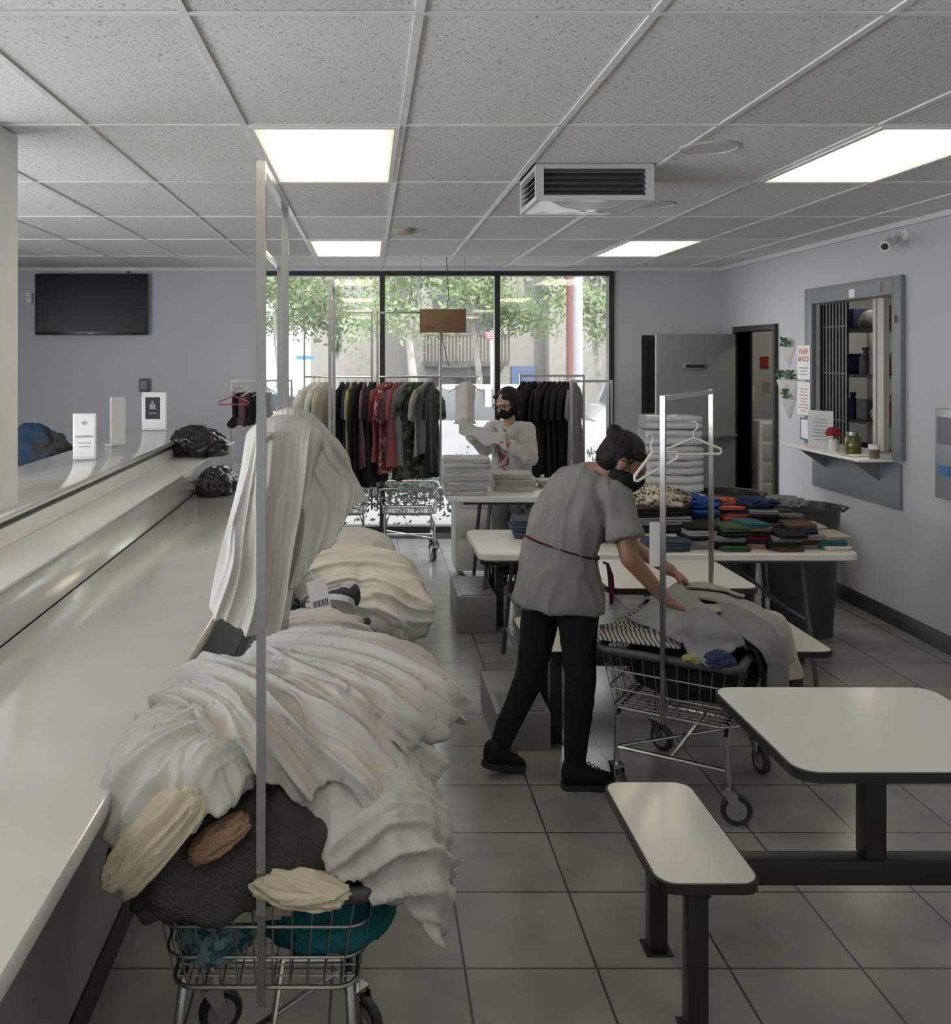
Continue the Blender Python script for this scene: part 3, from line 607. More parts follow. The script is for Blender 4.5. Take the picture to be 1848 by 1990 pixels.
for i,y_ in enumerate((4.65,6.48)):
    b_=G().bb(.575,.825,y_-.35,y_+.23,0,.17 if i==0 else .235,bev=.006).obj('floor_box',M('box_grey',(.19,.19,.19),.5)); top(b_,'grey metal floor box beside the table legs','box','grey floor boxes')
    G().bb(.60,.80,y_-.33,y_-.1,(.17 if i==0 else .235)+.001,(.17 if i==0 else .235)+.006).obj('cover_plate',M('plate_grey',(.14,.14,.14),.4),parent=b_)
def ftable(x0,x1,y0,y1,z,lab,rz=0):
    cx,cy=(x0+x1)/2,(y0+y1)/2; e=empty('folding_table',(cx,cy,0),rz); top(e,lab,'table','white plastic folding tables')
    w,d=(x1-x0)/2,(y1-y0)/2
    R=[[V((x,y,zz)) for x,y in rrect(-w+i_,w-i_,-d+i_,d-i_,.06,6)] for i_,zz in ((.006,z-.04),(0,z-.034),(0,z-.006),(.005,z))]
    G().rings(R).obj('tabletop',M('blow_moulded_plastic',(.60,.60,.585),.45,bump=.05,bscale=200),parent=e)
    lm=M('leg_enamel',(.07,.07,.075),.4,.3)
    G().bb(-w+.1,w-.1,-d+.06,-d+.08,z-.062,z-.041).obj('rail',lm,parent=e); G().bb(-w+.1,w-.1,d-.08,d-.06,z-.062,z-.041).obj('rail',lm,parent=e)
    for s_ in (-1,1):
        lx=s_*(w-.28)
        g=G()
        g.tube([(lx,-d+.09,z-.05),(lx+s_*.03,-d+.08,z*.55),(lx+s_*.03,-d+.05,z*.45),(lx+s_*.06,-d+.03,0.005)],.013)
        g.tube([(lx,d-.09,z-.05),(lx+s_*.03,d-.08,z*.55),(lx+s_*.03,d-.05,z*.45),(lx+s_*.06,d-.03,0.005)],.013)
        g.tube([(lx+s_*.03,-d+.08,z*.5),(lx+s_*.03,d-.08,z*.5)],.01); g.tube([(lx+s_*.045,-d+.04,z*.22),(lx+s_*.045,d-.04,z*.22)],.01)
        g.tube([(lx+s_*.02,0,z*.5),(lx-s_*.35,0,z-.06)],.009)
        g.obj('leg_frame',lm,parent=e)
ftable(.585,2.60,5.02,5.72,.74,'white plastic folding table covered with folded clothes')
ftable(.53,2.24,6.25,6.95,.86,'white plastic folding table holding stacked white towels')
tw=[cloth('towel_white_a',(.52,.52,.505),bump=.6,bscale=180),cloth('towel_white_b',(.43,.44,.43),bump=.6,bscale=180)]
def stack(cx,cy,z,n,w,d,h,mats,lab,cat,grp,name='folded_towel',layers=3,jit=.012,na=.004):
    for i in range(n):
        hh=h*random.uniform(.85,1.15); m=mats[i%len(mats)] if len(mats)<3 else random.choice(mats)
        o=folded(w*random.uniform(.93,1.04),d*random.uniform(.93,1.03),hh,m,(cx+random.uniform(-jit,jit),cy+random.uniform(-jit,jit),z+.001),random.uniform(-.06,.06)*(1+jit*30),layers,seed=random.random()*50,name=name,na=na)
        top(o,lab,cat,grp); z+=hh+.001
    return z
stack(.66,6.43,.86,8,.30,.26,.031,tw,'folded white towel in a tall stack on the table','towel','white towels on the folding table')
stack(1.0,6.62,.86,4,.28,.24,.030,tw,'folded white towel in a low stack on the table','towel','white towels on the folding table')
stack(1.29,6.75,.86,2,.18,.16,.025,tw,'small folded white cloth on the table','towel','white towels on the folding table')
wrap=M('wrapped_towels',(.48,.49,.50),.2,coat=.6,bump=1.0,bscale=14)
stack(2.08,6.55,.86,5,.39,.30,.102,[wrap,wrap],'white linens folded and wrapped in clear plastic, stacked','towel bundle','plastic wrapped linens',name='wrapped_linen',layers=2,jit=.014,na=.018)
TA=.74
for (cx,cy,n,keys) in ((1.79,5.22,5,['lightgrey','grey','black','cream']),(1.95,5.17,5,['black','green','grey','lightgrey']),(2.10,5.22,6,['red','navy','black','pink','teal']),(2.24,5.15,4,['brown','black','grey','brown']),(2.37,5.22,5,['brown','grey','black','navy']),(2.50,5.2,3,['white','cream','teal','navy']),(1.9,5.46,7,['blue','navy','grey','lightgrey']),(2.08,5.5,8,['navy','coral','black','grey']),(2.24,5.46,7,['grey','brown','black','black']),(2.40,5.5,6,['black','grey','cream','black']),(2.52,5.48,3,['white','teal','cream','black'])):
    stack(cx,cy,TA,n,.150,.20,.024,[CM[k] for k in keys],'small folded garment in a stack of mixed clothes','folded clothes','folded clothes on the folding table',name='folded_garment',layers=2,jit=.022,na=.008)
for i,(x_,y_,c_,r_) in enumerate(((1.88,5.48,'blue',(.13,.08,.035)),(2.06,5.52,'coral',(.10,.06,.02)),(2.23,5.48,'navy',(.11,.09,.03)),(2.40,5.5,'grey',(.11,.08,.03)))):
    lump('garment',(x_,y_,TA+.20),r_,CM[c_],80+i,amp=.4,freq=2.2,label='loosely folded %s garment on top of the clothes stacks'%c_,cat='clothes')
leo=cloth('leopard_print',(.03,.025,.02),col2=(.44,.40,.33),thr=(.42,.50),vscale=55)
lump('garment',(1.60,5.36,.985),(.18,.13,.065),leo,90,amp=.3,freq=1.8,label='black and cream animal print garment on the clothes pile',cat='clothes')
for i in range(4):
    o=folded(.36-.02*i,.26,.045,[CM['black'],CM['grey'],CM['black'],CM['brown']][i],(1.60+.01*(i%2),5.36,TA+.065+.046*i),.05*i,3,seed=i*3,name='folded_garment'); top(o,'dark folded garment in the clothes pile','folded clothes','folded clothes on the folding table')
lump('garment',(1.33,5.42,.80),(.15,.13,.08),CM['black'],92,amp=.28,freq=2.4,label='crumpled black garment on the folding table',cat='clothes')
lump('garment',(1.36,5.5,.90),(.06,.06,.05),CM['blue'],93,amp=.2,freq=2,label='bright blue garment on the clothes pile',cat='clothes')
den=cloth('denim',(.045,.065,.095),bump=.5,bscale=300)
stack(1.60,5.12,TA,2,.25,.14,.03,[den,den],'folded blue jeans on the folding table','jeans','folded jeans',name='folded_jeans',layers=2)
stack(.93,5.52,TA,3,.20,.2,.035,[den,den],'folded blue jeans in a small stack on the table','jeans','folded jeans',name='folded_jeans',layers=2)
def tub(x,y,z,r,h,lab,mat,sx=1.):
    g=G().lathe([(0,.004),(r*.78,.004),(r*.80,0),(r,h),(r*1.04,h+.004),(r*1.04,h-.012),(r*1.0,h-.014),(r*.985,h-.014),(r*.77,.012),(0,.012)],seg=36)
    for v in g.v: v.x*=sx
    o=g.obj('laundry_tub',mat,loc=(x,y,z)); top(o,lab,'tub')
    for s_ in (-1,1): G().tube([(s_*r*sx*.98,-.07,h-.03),(s_*(r*sx+.04),-.05,h-.01),(s_*(r*sx+.04),.05,h-.01),(s_*r*sx*.98,.07,h-.03)],.009).obj('handle',mat,parent=o)
tubm=M('tub_black',(.028,.03,.033),.4)
tub(2.80,6.15,.0,.21,.82,'tall black plastic tub behind the folded clothes',tubm,1.1)
tub(2.45,6.5,.0,.19,.86,'dark grey plastic tub behind the folding table',tubm,1.1)
tr=G().lathe([(0,.004),(.17,.004),(.175,0),(.225,.60),(.24,.60),(.24,.63),(.22,.63),(.165,.02),(0,.02)],seg=36).obj('trash_can',M('bin_grey',(.06,.064,.068),.5),loc=(3.15,7.2,0)); top(tr,'round dark grey plastic trash can by the wall','trash can')
G().tube([(.235,-.05,.5),(.26,-.05,.55),(.26,.05,.55),(.235,.05,.5)],.01).obj('handle',tubm,parent=tr)
cup=G().lathe([(0,0),(.028,0),(.04,.12),(.042,.122),(.038,.122),(.027,.004),(0,.004)]).obj('coffee_cup',M('iced_coffee',(.17,.085,.045),.25),loc=(.79,6.85,.861)); top(cup,'iced coffee cup with clear lid and straw','cup')
G().lathe([(.043,.12),(.043,.128),(.036,.14),(.0,.142)]).obj('lid',acry,parent=cup); G().tube([(0,0,.1),(.01,0,.2)],.004).obj('straw',white,parent=cup)
wc=empty('rolling_cabinet',(.86,7.75,0)); top(wc,'white rolling cabinet on small casters','cabinet')
G().bb(-.17,.17,-.2,.2,.08,.82,bev=.008).obj('body',white,parent=wc)
for i in range(3): G().bb(-.15,.15,-.214,-.201,.12+i*.23,.32+i*.23,bev=.004).obj('drawer',white,parent=wc)
for s_ in (-1,1):
    for q in (-1,1): caster(wc,s_*.13,q*.16,r=.022)
# ---------------------------------------------------------------- garments on racks
def garment(x,y,z,yaw,mat,L=.62,w=.19,sleeve=True,seed=0,lab='',strap=False):
    g=G(); N=40; R=[]; k=random.uniform(2.2,3.5); phs=random.uniform(0,6)
    prof=[(-.045,.035),(-.055,.05),(-.085,.11),(-.115,w*.92),(-.15,w),(-.25,w*.93),(-.4,w*.95),(-.55,w*1.0),(-L-.06,w*1.08),(-L-.08,w*1.07)]
    if strap: prof=[(-.10,w*.5),(-.16,w*.7),(-.3,w*.75),(-L-.06,w),(-L-.08,w)]
    prof=[p_ for p_ in prof if p_[0]>=-L-.08]
    for zz,hw in prof:
        t=abs(zz)/(L+.08); ring=[]
        for j in range(N):
            a=2*pi*j/N; px=hw*cos(a); th=.012+.018*t
            py=th*sin(a)+.026*t*sin(px*k*14+phs)+.022*t*noise.noise(V((px*12,zz*4,seed)))
            ring.append(V((px+.012*t*noise.noise(V((zz*6,seed,a))),py,zz+.05*t*noise.noise(V((cos(a)*2,seed,1))))))
        R.append(ring)
    g.rings(R)
    if sleeve:
        for s_ in (-1,1):
            path=[V((s_*w*.80,0,-.13)),V((s_*(w+.02),0,-.22)),V((s_*(w+.03),.005,-.36))]
            RR=[]
            for p_,rr in zip(path,(.055,.06,.066)): RR.append([p_+V((rr*cos(a)*.75,.018*sin(a),rr*sin(a)*.4)) for a in [2*pi*i/14 for i in range(14)]])
            g.rings(RR)
    o=g.obj('hanging_garment',mat,loc=(x,y,z),rz=yaw,ang=75); top(o,lab,'clothes','garments on hanging racks')
    G().tube([(-.16,0,-.13),(0,0,-.05),(.16,0,-.13)],.004,6).tube([(0,0,-.05),(0,0,-.02)]+[(.018*sin(a),0,-.002+.012*cos(a)) for a in (0,.6,1.2,1.8,2.4)],.0022,6).obj('hanger',wire,parent=o)
CM['yellow']=cloth('cloth_yellow',(.24,.22,.10)); CM['floral']=cloth('cloth_floral',(.16,.03,.04),col2=(.38,.26,.25),thr=(.5,.56),vscale=22); CM['camo']=cloth('cloth_camo',(.018,.022,.018),col2=(.07,.08,.06),thr=(.47,.52),vscale=16); CM['rose']=cloth('cloth_rose',(.21,.06,.065)); CM['mauve']=cloth('cloth_mauve',(.10,.06,.07))
LB=1.60
for i,(c_,L) in enumerate([('black',.82),('navy',.85),('yellow',.76),('black',.85),('black',.88),('mauve',.7),('black',.88),('black',.85)]):
    garment(-.23+i*.041+random.uniform(-.008,.008),8.45,LB,radians(72+random.uniform(-12,10)),CM[c_],L=L,seed=i,lab='%s garment on a hanger on the cart rack'%c_)
for i,(c_,L) in enumerate([('white',.6),('white',.7),('cream',.7)]):
    garment(-.48+i*.05,8.40,LB,radians(60+random.uniform(-12,12)),CM[c_],L=L,seed=i+20,lab='%s cotton garment on a hanger on the cart rack'%c_)
for i,(c_,L) in enumerate([('rose',.66),('floral',.76),('rose',.7),('mauve',.66),('grey',.7),('camo',.82),('camo',.80),('lightgrey',.6),('black',.76)]):
    garment(.15+i*.052+random.uniform(-.01,.01),8.45,LB,radians(58+random.uniform(-22,18)) if c_!='camo' else radians(25),CM[c_],L=L,seed=i+30,lab='%s shirt on a hanger on the cart rack'%c_)
for i in range(11): garment(1.38+i*.045,8.45,1.605,radians(64+random.uniform(-12,12)),CM['black'] if i<10 else CM['grey'],L=.78,w=.21,seed=i+50,lab='black garment on a hanger on the low rack' if i<10 else 'grey garment on a hanger on the low rack')
for i,(c_,L) in enumerate([('black',.3),('mauve',.3),('black',.28),('grey',.3)]): garment(-1.13+i*.08,8.3,1.565,radians(40+random.uniform(-15,15)),CM[c_],L=L,w=.13,sleeve=False,strap=True,seed=i+60,lab='small %s top on a hanger on the low rack'%c_)
def hanger(x,y,z,yaw,mat,lab,r=.0055,s=1.):
    o=G().tube([(-.21*s,0,-.12),(-.205*s,0,-.105),(0,0,-.055),(.205*s,0,-.105),(.21*s,0,-.12),(.195*s,0,-.128),(-.195*s,0,-.128)],r,8,closed=True).tube([(0,0,-.055),(0,0,-.025),(.018,0,-.012),(.02,0,.006),(.008,0,.018),(-.01,0,.014)],r*.6,6).obj('coat_hanger',mat,loc=(x,y,z),rz=yaw); top(o,lab,'hanger','loose hangers'); return o
hanger(-1.15,8.12,1.50,.1,M('pink_plastic',(.42,.03,.09),.4),'pink plastic hanger on the low rack',s=.6)
P1=cc(0,-.385,0); P2=cc(0,.385,0)
hanger(P1.x-.045,P1.y+.03,1.46,.5,white,'white plastic hanger hooked on the rack pole of the clothes cart',s=.58).rotation_euler=(0,-.35,.5)
hanger(P2.x-.09,P2.y-.03,1.47,.1,white,'white plastic hanger hooked on the rack pole of the clothes cart',s=.62)
tag=G().box((0,0,-.11),(.05,.001,.17)).obj('laundry_tag',paper,loc=(P1.x-.03,P1.y-.005,1.17),rz=.2); top(tag,'white paper tag taped to the rack pole','tag')
lump('garment',cc(0,0,.50),(.23,.31,.14),CM['black'],100,amp=.12,freq=2,label='dark clothes filling the wire cart',cat='clothes')
lump('garment',cc(.19,-.33,.63),(.06,.05,.035),CM['navy'],103,amp=.3,freq=2,label='navy garment with yellow trim on the cart',cat='clothes')
lump('garment',cc(.12,-.35,.63),(.05,.03,.02),CM['yellow'],104,amp=.3,freq=1.6,label='yellow cloth among the clothes in the cart',cat='clothes')
garment(.86,8.42,1.60,radians(20),CM['white'],L=.34,w=.10,sleeve=False,seed=90,lab='short white garment on a hanger at the rack end')
bar=G().tube([(.64,8.45,1.60),(.98,8.42,1.60)],.006,8).tube([(.98,8.42,1.60),(.98,8.42,1.57)],.006,8).obj('rack_extension',chrome); top(bar,'short chrome arm sticking out of the clothes rack','rack arm')
# ---------------------------------------------------------------- right wall
sw=empty('service_window',(XR,6.84,1.1)); top(sw,'grey framed service hatch with sliding grille and glass','service window')
def psw(o): o.location=-V(sw.location); return o
g=G(); fX0,fX1=XR-.035,XR-.001
g.bb(fX0,fX1,6.16,6.27,1.10,2.31,bev=.003).bb(fX0,fX1,7.4,7.52,1.10,2.31,bev=.003).bb(fX0,fX1,6.27,7.4,2.19,2.31,bev=.003)
psw(g.obj('window_frame',greyp,parent=sw))
g=G()
for i in range(9): y_=6.98+i*.05; g.bb(XR+.03,XR+.045,y_,y_+.026,1.13,2.18)
for z_ in (1.3,1.65,2.0): g.bb(XR+.032,XR+.043,6.98,7.39,z_,z_+.012)
psw(g.obj('security_grille',black,parent=sw))
crm=M('cream_frame',(.40,.39,.35),.5)
for a_,c_ in ((6.52,6.60),(6.62,6.66)): psw(G().bb(XR+.05,XR+.09,a_,c_,1.13,2.185).obj('sliding_sash',crm,parent=sw))
psw(G().bb(XR-.26,XR-.001,6.25,7.42,1.085,1.105,bev=.004).obj('shelf',white_lam,parent=sw))
for y_ in (6.45,7.2): psw(G().add([V((XR-.003,y_-.012,1.08)),V((XR-.22,y_-.012,1.08)),V((XR-.003,y_-.012,.93)),V((XR-.003,y_+.012,1.08)),V((XR-.22,y_+.012,1.08)),V((XR-.003,y_+.012,.93))],[(0,1,2),(3,5,4),(0,3,4,1),(1,4,5,2),(2,5,3,0)]).obj('shelf_bracket',greyp,parent=sw))
psw(G().bb(XR-.02,XR-.001,6.20,7.42,.78,1.08,bev=.002).obj('lower_panel',M('panel_blue_grey',(.165,.188,.225),.5),parent=sw))
psw(G().tube([(XR-.05,6.38,2.28),(XR-.05,6.38,2.22),(XR-.03,6.38,2.22)],.006).tube([(XR-.05,6.22,2.05),(XR-.05,6.22,2.0)],.012).obj('latch',chrome,parent=sw))
psw(G().box((XR-.036,6.78,2.23),(.002,.08,.06)).obj('paper_note',paper,parent=sw))
sh=empty('storage_shelf',(4.45,8.1,0)); top(sh,'dark metal shelving unit in the storage room','shelf')
for z_ in (.3,.8,1.2,1.6,2.0): G().bb(-.2,.2,-.75,.75,z_,z_+.025).obj('shelf_board',M('shelf_dark',(.05,.05,.05),.5),parent=sh)
for x_ in (-.215,.215):
    for y_ in (-.765,.765): G().bb(x_-.015,x_+.015,y_-.015,y_+.015,0,2.2).obj('shelf_upright',M('shelf_white',(.4,.4,.39),.5),parent=sh)
kk=0; ck=['black','grey','red','brown','navy','cream','green']
for z_ in (.826,1.226,1.626,2.026):
    for j in range(7):
        kk+=1; y_=7.43+j*.22; c_=ck[(kk*3)%7]
        if kk%3==0:
            o=G().box((0,0,.09),(.2,.17,.18),bev=.006).box((-.101,0,.1),(.002,.1,.06)).obj('storage_box',CM[c_],loc=(4.40,y_,z_)); top(o,'%s storage box on the storage room shelf'%c_,'box')
        elif kk%3==1:
            o=G().lathe([(0,0),(.05,0),(.05,.15),(.02,.19),(.02,.21),(.028,.21),(.028,.235),(0,.235)]).obj('detergent_bottle',CM[c_],loc=(4.34,y_,z_)); top(o,'%s detergent bottle on the storage shelf'%c_,'bottle')
        else: lump('stored_bag',(4.42,y_,z_+.055),(.12,.10,.10),CM[c_],130+kk,amp=.25,freq=2,sub=2,label='%s bundle of laundry on the storage shelf'%c_,cat='bag')
dr=empty('drawer_tower',(3.84,9.18,0)); top(dr,'white plastic drawer tower','drawers')
G().bb(-.13,.13,-.17,.17,0,1.17,bev=.006).obj('body',white,parent=dr)
for i in range(6): G().bb(-.115,.115,-.182,-.171,.03+i*.19,.195+i*.19,bev=.004).obj('drawer',M('drawer_grey_white',(.42,.42,.40),.4),parent=dr)
for (nm,x_,z_,w_,h_,m_,l_) in (('notice',3.72,1.68,.12,.18,paper,'white notice pinned to the storage room wall'),('notice',3.90,1.72,.08,.12,CM['red'],'red notice on the storage room wall'),('notice',3.75,1.42,.10,.14,paper,'small white notice on the storage room wall'),('notice',3.92,1.48,.07,.10,CM['cream'],'cream card on the storage room wall')):
    o=G().box((0,0,0),(w_,.004,h_)).box((0,-.003,h_*.2),(w_*.7,.001,h_*.08)).obj(nm,[m_],loc=(x_,YB-.004,z_)); top(o,l_,'notice')
PX=XR-.040
ps=empty('poster',(PX,7.52,1.60)); top(ps,'white poster with red and blue lettering on the wall','poster')
G().box((0,0,.135),(.003,.22,.27)).obj('sheet',paper,parent=ps)
rd=M('ink_red',(.36,.045,.06),.7)
text('FLUFF\n&FOLD',.058,(-.003,0,.20),(pi/2,0,-pi/2),rd,ps)
G().box((-.003,0,.09),(.001,.15,.010)).box((-.003,0,.065),(.001,.12,.008)).box((-.003,0,.04),(.001,.14,.008)).obj('printed_lines',pale,parent=ps)
ps=empty('poster',(PX,7.52,1.32)); top(ps,'white price list poster with pale red text','poster')
G().box((0,0,.13),(.003,.22,.26)).obj('sheet',paper,parent=ps)
g=G()
for i in range(8): g.box((-.003,.0,.03+i*.025),(.001,.16 if i%3 else .10,.008))
g.obj('printed_lines',M('ink_red_pale',(.42,.24,.26),.7),parent=ps)
ps=empty('wall_notice',(PX,7.50,1.12)); top(ps,'small square notice with blue border','notice')
G().box((0,0,.09),(.003,.15,.17)).obj('sheet',paper,parent=ps); G().box((-.002,0,.17),(.002,.15,.012)).box((-.002,0,.01),(.002,.15,.012)).box((-.002,.07,.09),(.002,.012,.17)).box((-.002,-.07,.09),(.002,.012,.17)).obj('border',bluei,parent=ps)
ps=empty('counter_sign',(XR-.13,7.05,1.105),-.9); top(ps,'acrylic stand with a printed notice on the hatch shelf','sign holder')
G().box((0,0,.14),(.19,.004,.27)).box((0,.03,.004),(.19,.08,.005)).obj('sign_holder',acry,parent=ps)
g=G()
for i in range(7): g.box((0,-.003,.06+i*.025),(.12 if i%2 else .09,.001,.006))
g.obj('printed_lines',pale,parent=ps)
fl=G().lathe([(0,0),(.03,0),(.035,.03),(.025,.08),(.02,.085),(.0,.085)]).obj('flower_vase',acry,loc=(XR-.14,6.83,1.105)); top(fl,'small white vase with a red carnation','vase')
lump('blossom',(0,0,.125),(.045,.045,.035),CM['red'],150,amp=.35,freq=4,sub=3,parent=fl); G().tube([(0,0,.08),(0,0,.12)],.004).obj('stem',M('stem_green',(.04,.11,.025),.6),parent=fl)
jr=G().lathe([(0,0),(.05,0),(.054,.01),(.054,.11),(.04,.13),(0,.13)]).obj('pickle_jar',M('pickle_green',(.09,.09,.02),.15,var=.5,vscale=25),loc=(XR-.12,6.6,1.105)); top(jr,'glass jar of green pickles with grey lid','jar')
G().lathe([(0,.13),(.046,.13),(.046,.155),(0,.155)]).obj('lid',chrome,parent=jr)
cp=G().lathe([(0,0),(.03,0),(.036,.09),(.032,.09),(0,.01)]).obj('cup',M('brown_jar',(.17,.10,.07),.3),loc=(XR-.12,6.32,1.105)); top(cp,'small brown and white cup on the hatch shelf','cup'); G().lathe([(.0365,.06),(.037,.092),(.0,.095)]).obj('lid',white,parent=cp)
pn=G().box((0,0,0),(.12,.10,.008),rz=.2).obj('note_pad',paper,loc=(XR-.14,6.46,1.11)); top(pn,'white note pad on the hatch shelf','note pad')
leafm=M('leaf_green',(.04,.11,.03),.6,var=.5,vscale=20)
plw=M('planter_white',(.62,.61,.58),.5)
for (y_,z_) in ((7.86,1.80),(7.95,1.53),(7.75,1.53),(7.85,1.37)):
    e=G().add([V((0,-.10,.055)),V((0,.10,.055)),V((0,0,-.11)),V((-.07,0,.055)),V((-.035,0,-.05))],[(0,3,4),(0,4,2),(3,1,4),(4,1,2),(0,2,1),(0,1,3)]).obj('wall_planter',plw,loc=(XR-.003,y_,z_),smooth=False); top(e,'white faceted geometric wall planter with small green plant','planter','white wall planters')
    g=G()
    for i in range(30):
        a=random.uniform(0,2*pi); r_=random.uniform(.0,.06); c=V((-.03-abs(r_*cos(a))*.5,r_*sin(a)*1.2,.07+random.uniform(0,.07)))
        g.ell(c,(.016,.011,.006),mat=Matrix.Rotation(random.uniform(0,3),3,'Z')@Matrix.Rotation(random.uniform(-1,1),3,'X'),seg=6,rg=4)
    for i in range(6): g.tube([(-.03,0,.05),(-.04-random.uniform(0,.02),random.uniform(-.06,.06),.14)],.002,4)
    g.obj('foliage',leafm,parent=e)
sc2=empty('security_camera',(XR,6.15,2.57)); top(sc2,'white bullet security camera on a wall bracket','security camera')
G().lathe([(0,0),(.035,0),(.035,-.015),(.015,-.02),(0,-.02)],(0,0,0),axis='X').tube([(-.02,0,0),(-.08,0,0),(-.10,-.0,-.03)],.01).obj('bracket',white,parent=sc2)
G().tube([(-.06,.07,-.03),(-.17,-.05,-.085)],.034,18).obj('camera_body',white,parent=sc2)
G().tube([(-.17,-.05,-.085),(-.173,-.053,-.0865)],.022,18).obj('lens',black,parent=sc2)
cpn=empty('control_panel',(XR,5.6,1.2)); top(cpn,'grey metal payment panel mounted on the wall','control panel')
G().box((-.03,-.06,0),(.06,.42,.54),bev=.01).obj('panel_body',M('panel_metal',(.28,.30,.32),.35,.5),parent=cpn)
G().box((-.062,0.05,.14),(.004,.14,.16)).obj('panel_window',M('panel_dark',(.12,.13,.15),.3),parent=cpn); G().box((-.063,.05,-.10),(.004,.10,.06)).obj('panel_label',bluei,parent=cpn)
# ---------------------------------------------------------------- people
def head_parts(c,f,u):
    f=V(f).normalized(); r=f.cross(V(u)).normalized(); u=r.cross(f).normalized(); c=V(c)
    Mx=Matrix((r,f,u)).transposed()
    return (lambda a,b_,d: c+r*a+f*b_+u*d),Mx
def head(g,c,f,u):
    P,Mx=head_parts(c,f,u)
    g.ell(P(0,-.012,.025),(.074,.092,.083),Mx); g.ell(P(0,.022,-.03),(.06,.068,.078),Mx); g.ell(P(0,.045,-.085),(.036,.036,.026),Mx)
    g.ell(P(0,.075,.022),(.045,.018,.012),Mx)
    g.limb([P(0,.085,.01),P(0,.104,-.025)],[.009,.013]); g.ell(P(0,.088,-.058),(.022,.008,.005),Mx); g.ell(P(0,.087,-.067),(.019,.008,.005),Mx)
    for s_ in (-1,1): g.ell(P(s_*.078,-.005,-.01),(.010,.02,.031),Mx); g.ell(P(s_*.036,.06,-.03),(.022,.022,.02),Mx)
def hand(g,w,d,n,side,curl=.35,s=1.):
    w=V(w); d=V(d).normalized(); n=V(n); n=(n-d*n.dot(d)).normalized(); sd=d.cross(n).normalized()*side
    R=[]
    for t,hw,th in ((0,.024,.017),(.03,.032,.018),(.06,.038,.015),(.085,.038,.012)):
        c=w+d*t*s; R.append([c+sd*hw*s*cos(a)+n*th*s*sin(a) for a in [2*pi*i/12 for i in range(12)]])
    g.rings(R)
    for off,L,cu in ((.0285,.066,curl*.9),(.0095,.075,curl),(-.0095,.069,curl*1.1),(-.028,.054,curl*1.25)):
        p=w+d*.08*s+sd*off*s; dd=(d+sd*off*4).normalized(); pts=[p]; a=0
        for k,fr_ in enumerate((.45,.3,.25)):
            a+=cu; v=(dd*cos(a)+n*sin(a)); pts.append(pts[-1]+v*L*fr_*s)
        g.limb(pts,[.0088*s,.0082*s,.0076*s,.0066*s],8)
    p=w+d*.025*s+sd*.026*s; pts=[p,p+(d*.55+sd*.75+n*.3).normalized()*.035*s]; pts.append(pts[-1]+(d*.9+sd*.25+n*.5).normalized()*.03*s)
    g.limb(pts,[.012*s,.0098*s,.008*s],8)
def loftrings(spec,u,seg=28):
    cs=[V(s_[0]) for s_ in spec]; u=V(u).normalized(); R=[]
    for i,(c,a,b_) in enumerate(spec):
        t=(cs[min(i+1,len(cs)-1)]-cs[max(i-1,0)]).normalized(); uu=(u-t*u.dot(t)).normalized(); v=t.cross(uu)
        R.append([cs[i]+uu*a*cos(x)+v*b_*sin(x) for x in [2*pi*k/seg for k in range(seg)]])
    return R
skin=M('skin',(.22,.11,.072),.5,bump=.05); skin2=M('skin_light',(.34,.21,.15),.5,bump=.05)
hairm=M('black_hair',(.006,.005,.005),.6,bump=.5,bscale=90,spec=.2,stretch=(1,1,.3))
maskm=M('black_mask',(.008,.008,.010),.8,spec=.15)
def wrinkle(seed,a=.006,f=9):
    def fn(p):
        q=V((p.x*f,p.y*f,p.z*f*.55+seed)); w_=noise.noise(q*.5); q+=V((w_,w_,w_)); return a*(ridge(q)+.4*ridge(q*2.1))
    return fn
R_=V((.74,-.67,0))
HC,HF,HU=(1.060,3.945,1.345),(.80,-.22,-.56),(.55,-.10,.80)
P,Mx=head_parts(HC,HF,HU)
per=empty('person',(.85,4.0,0))
top(per,'person in grey t-shirt, black trousers and black mask bending over cart','person')
def pp(o,pr=per): o.location=-V(pr.location); return o
g=G()
g.rings(loftrings([((.80,4.02,.77),.11,.085),((.80,4.02,.84),.14,.10),((.80,4.02,.92),.13,.095),((.81,4.02,1.01),.11,.085),((.86,4.02,1.13),.13,.09),((.91,4.01,1.22),.135,.085),((.955,4.0,1.275),.09,.065),((.985,3.99,1.30),.05,.05)],R_))
g.limb([(.97,3.99,1.285),(1.025,3.96,1.32)],[.050,.048])
RS,RE,RW=V((1.015,3.91,1.200)),V((1.055,3.84,.965)),V((1.205,3.87,.795))
LS,LE,LW=V((.88,4.11,1.215)),V((1.08,4.2,1.0)),V((1.30,4.10,.86))
g.limb([(.95,4,1.26),RS,RE,RW],[.055,.050,.039,.026]); g.limb([(.95,4,1.26),LS,LE,LW],[.055,.050,.039,.026])
hand(g,RW,V((.75,.05,-.42)),V((.1,0,-1)),1,curl=.5); hand(g,LW,V((.7,-.1,-.5)),V((.1,0,-1)),-1,curl=.5)
RH,RK,RA=V((.865,3.95,.80)),V((.872,3.92,.43)),V((.855,3.935,.12)); LH,LK,LA=V((.755,4.08,.80)),V((.70,4.07,.44)),V((.565,4.06,.15))
g.limb([RH,RK,RA,(.87,3.935,.06),(.95,3.94,.035)],[.08,.05,.032,.026,.018]); g.limb([LH,LK,LA,(.57,4.065,.085),(.63,4.095,.045)],[.08,.05,.032,.024,.016])
head(g,HC,HF,HU)
body=g.obj('body',skin,parent=per); fuse(body,.0065,2); pp(body)
g=G()
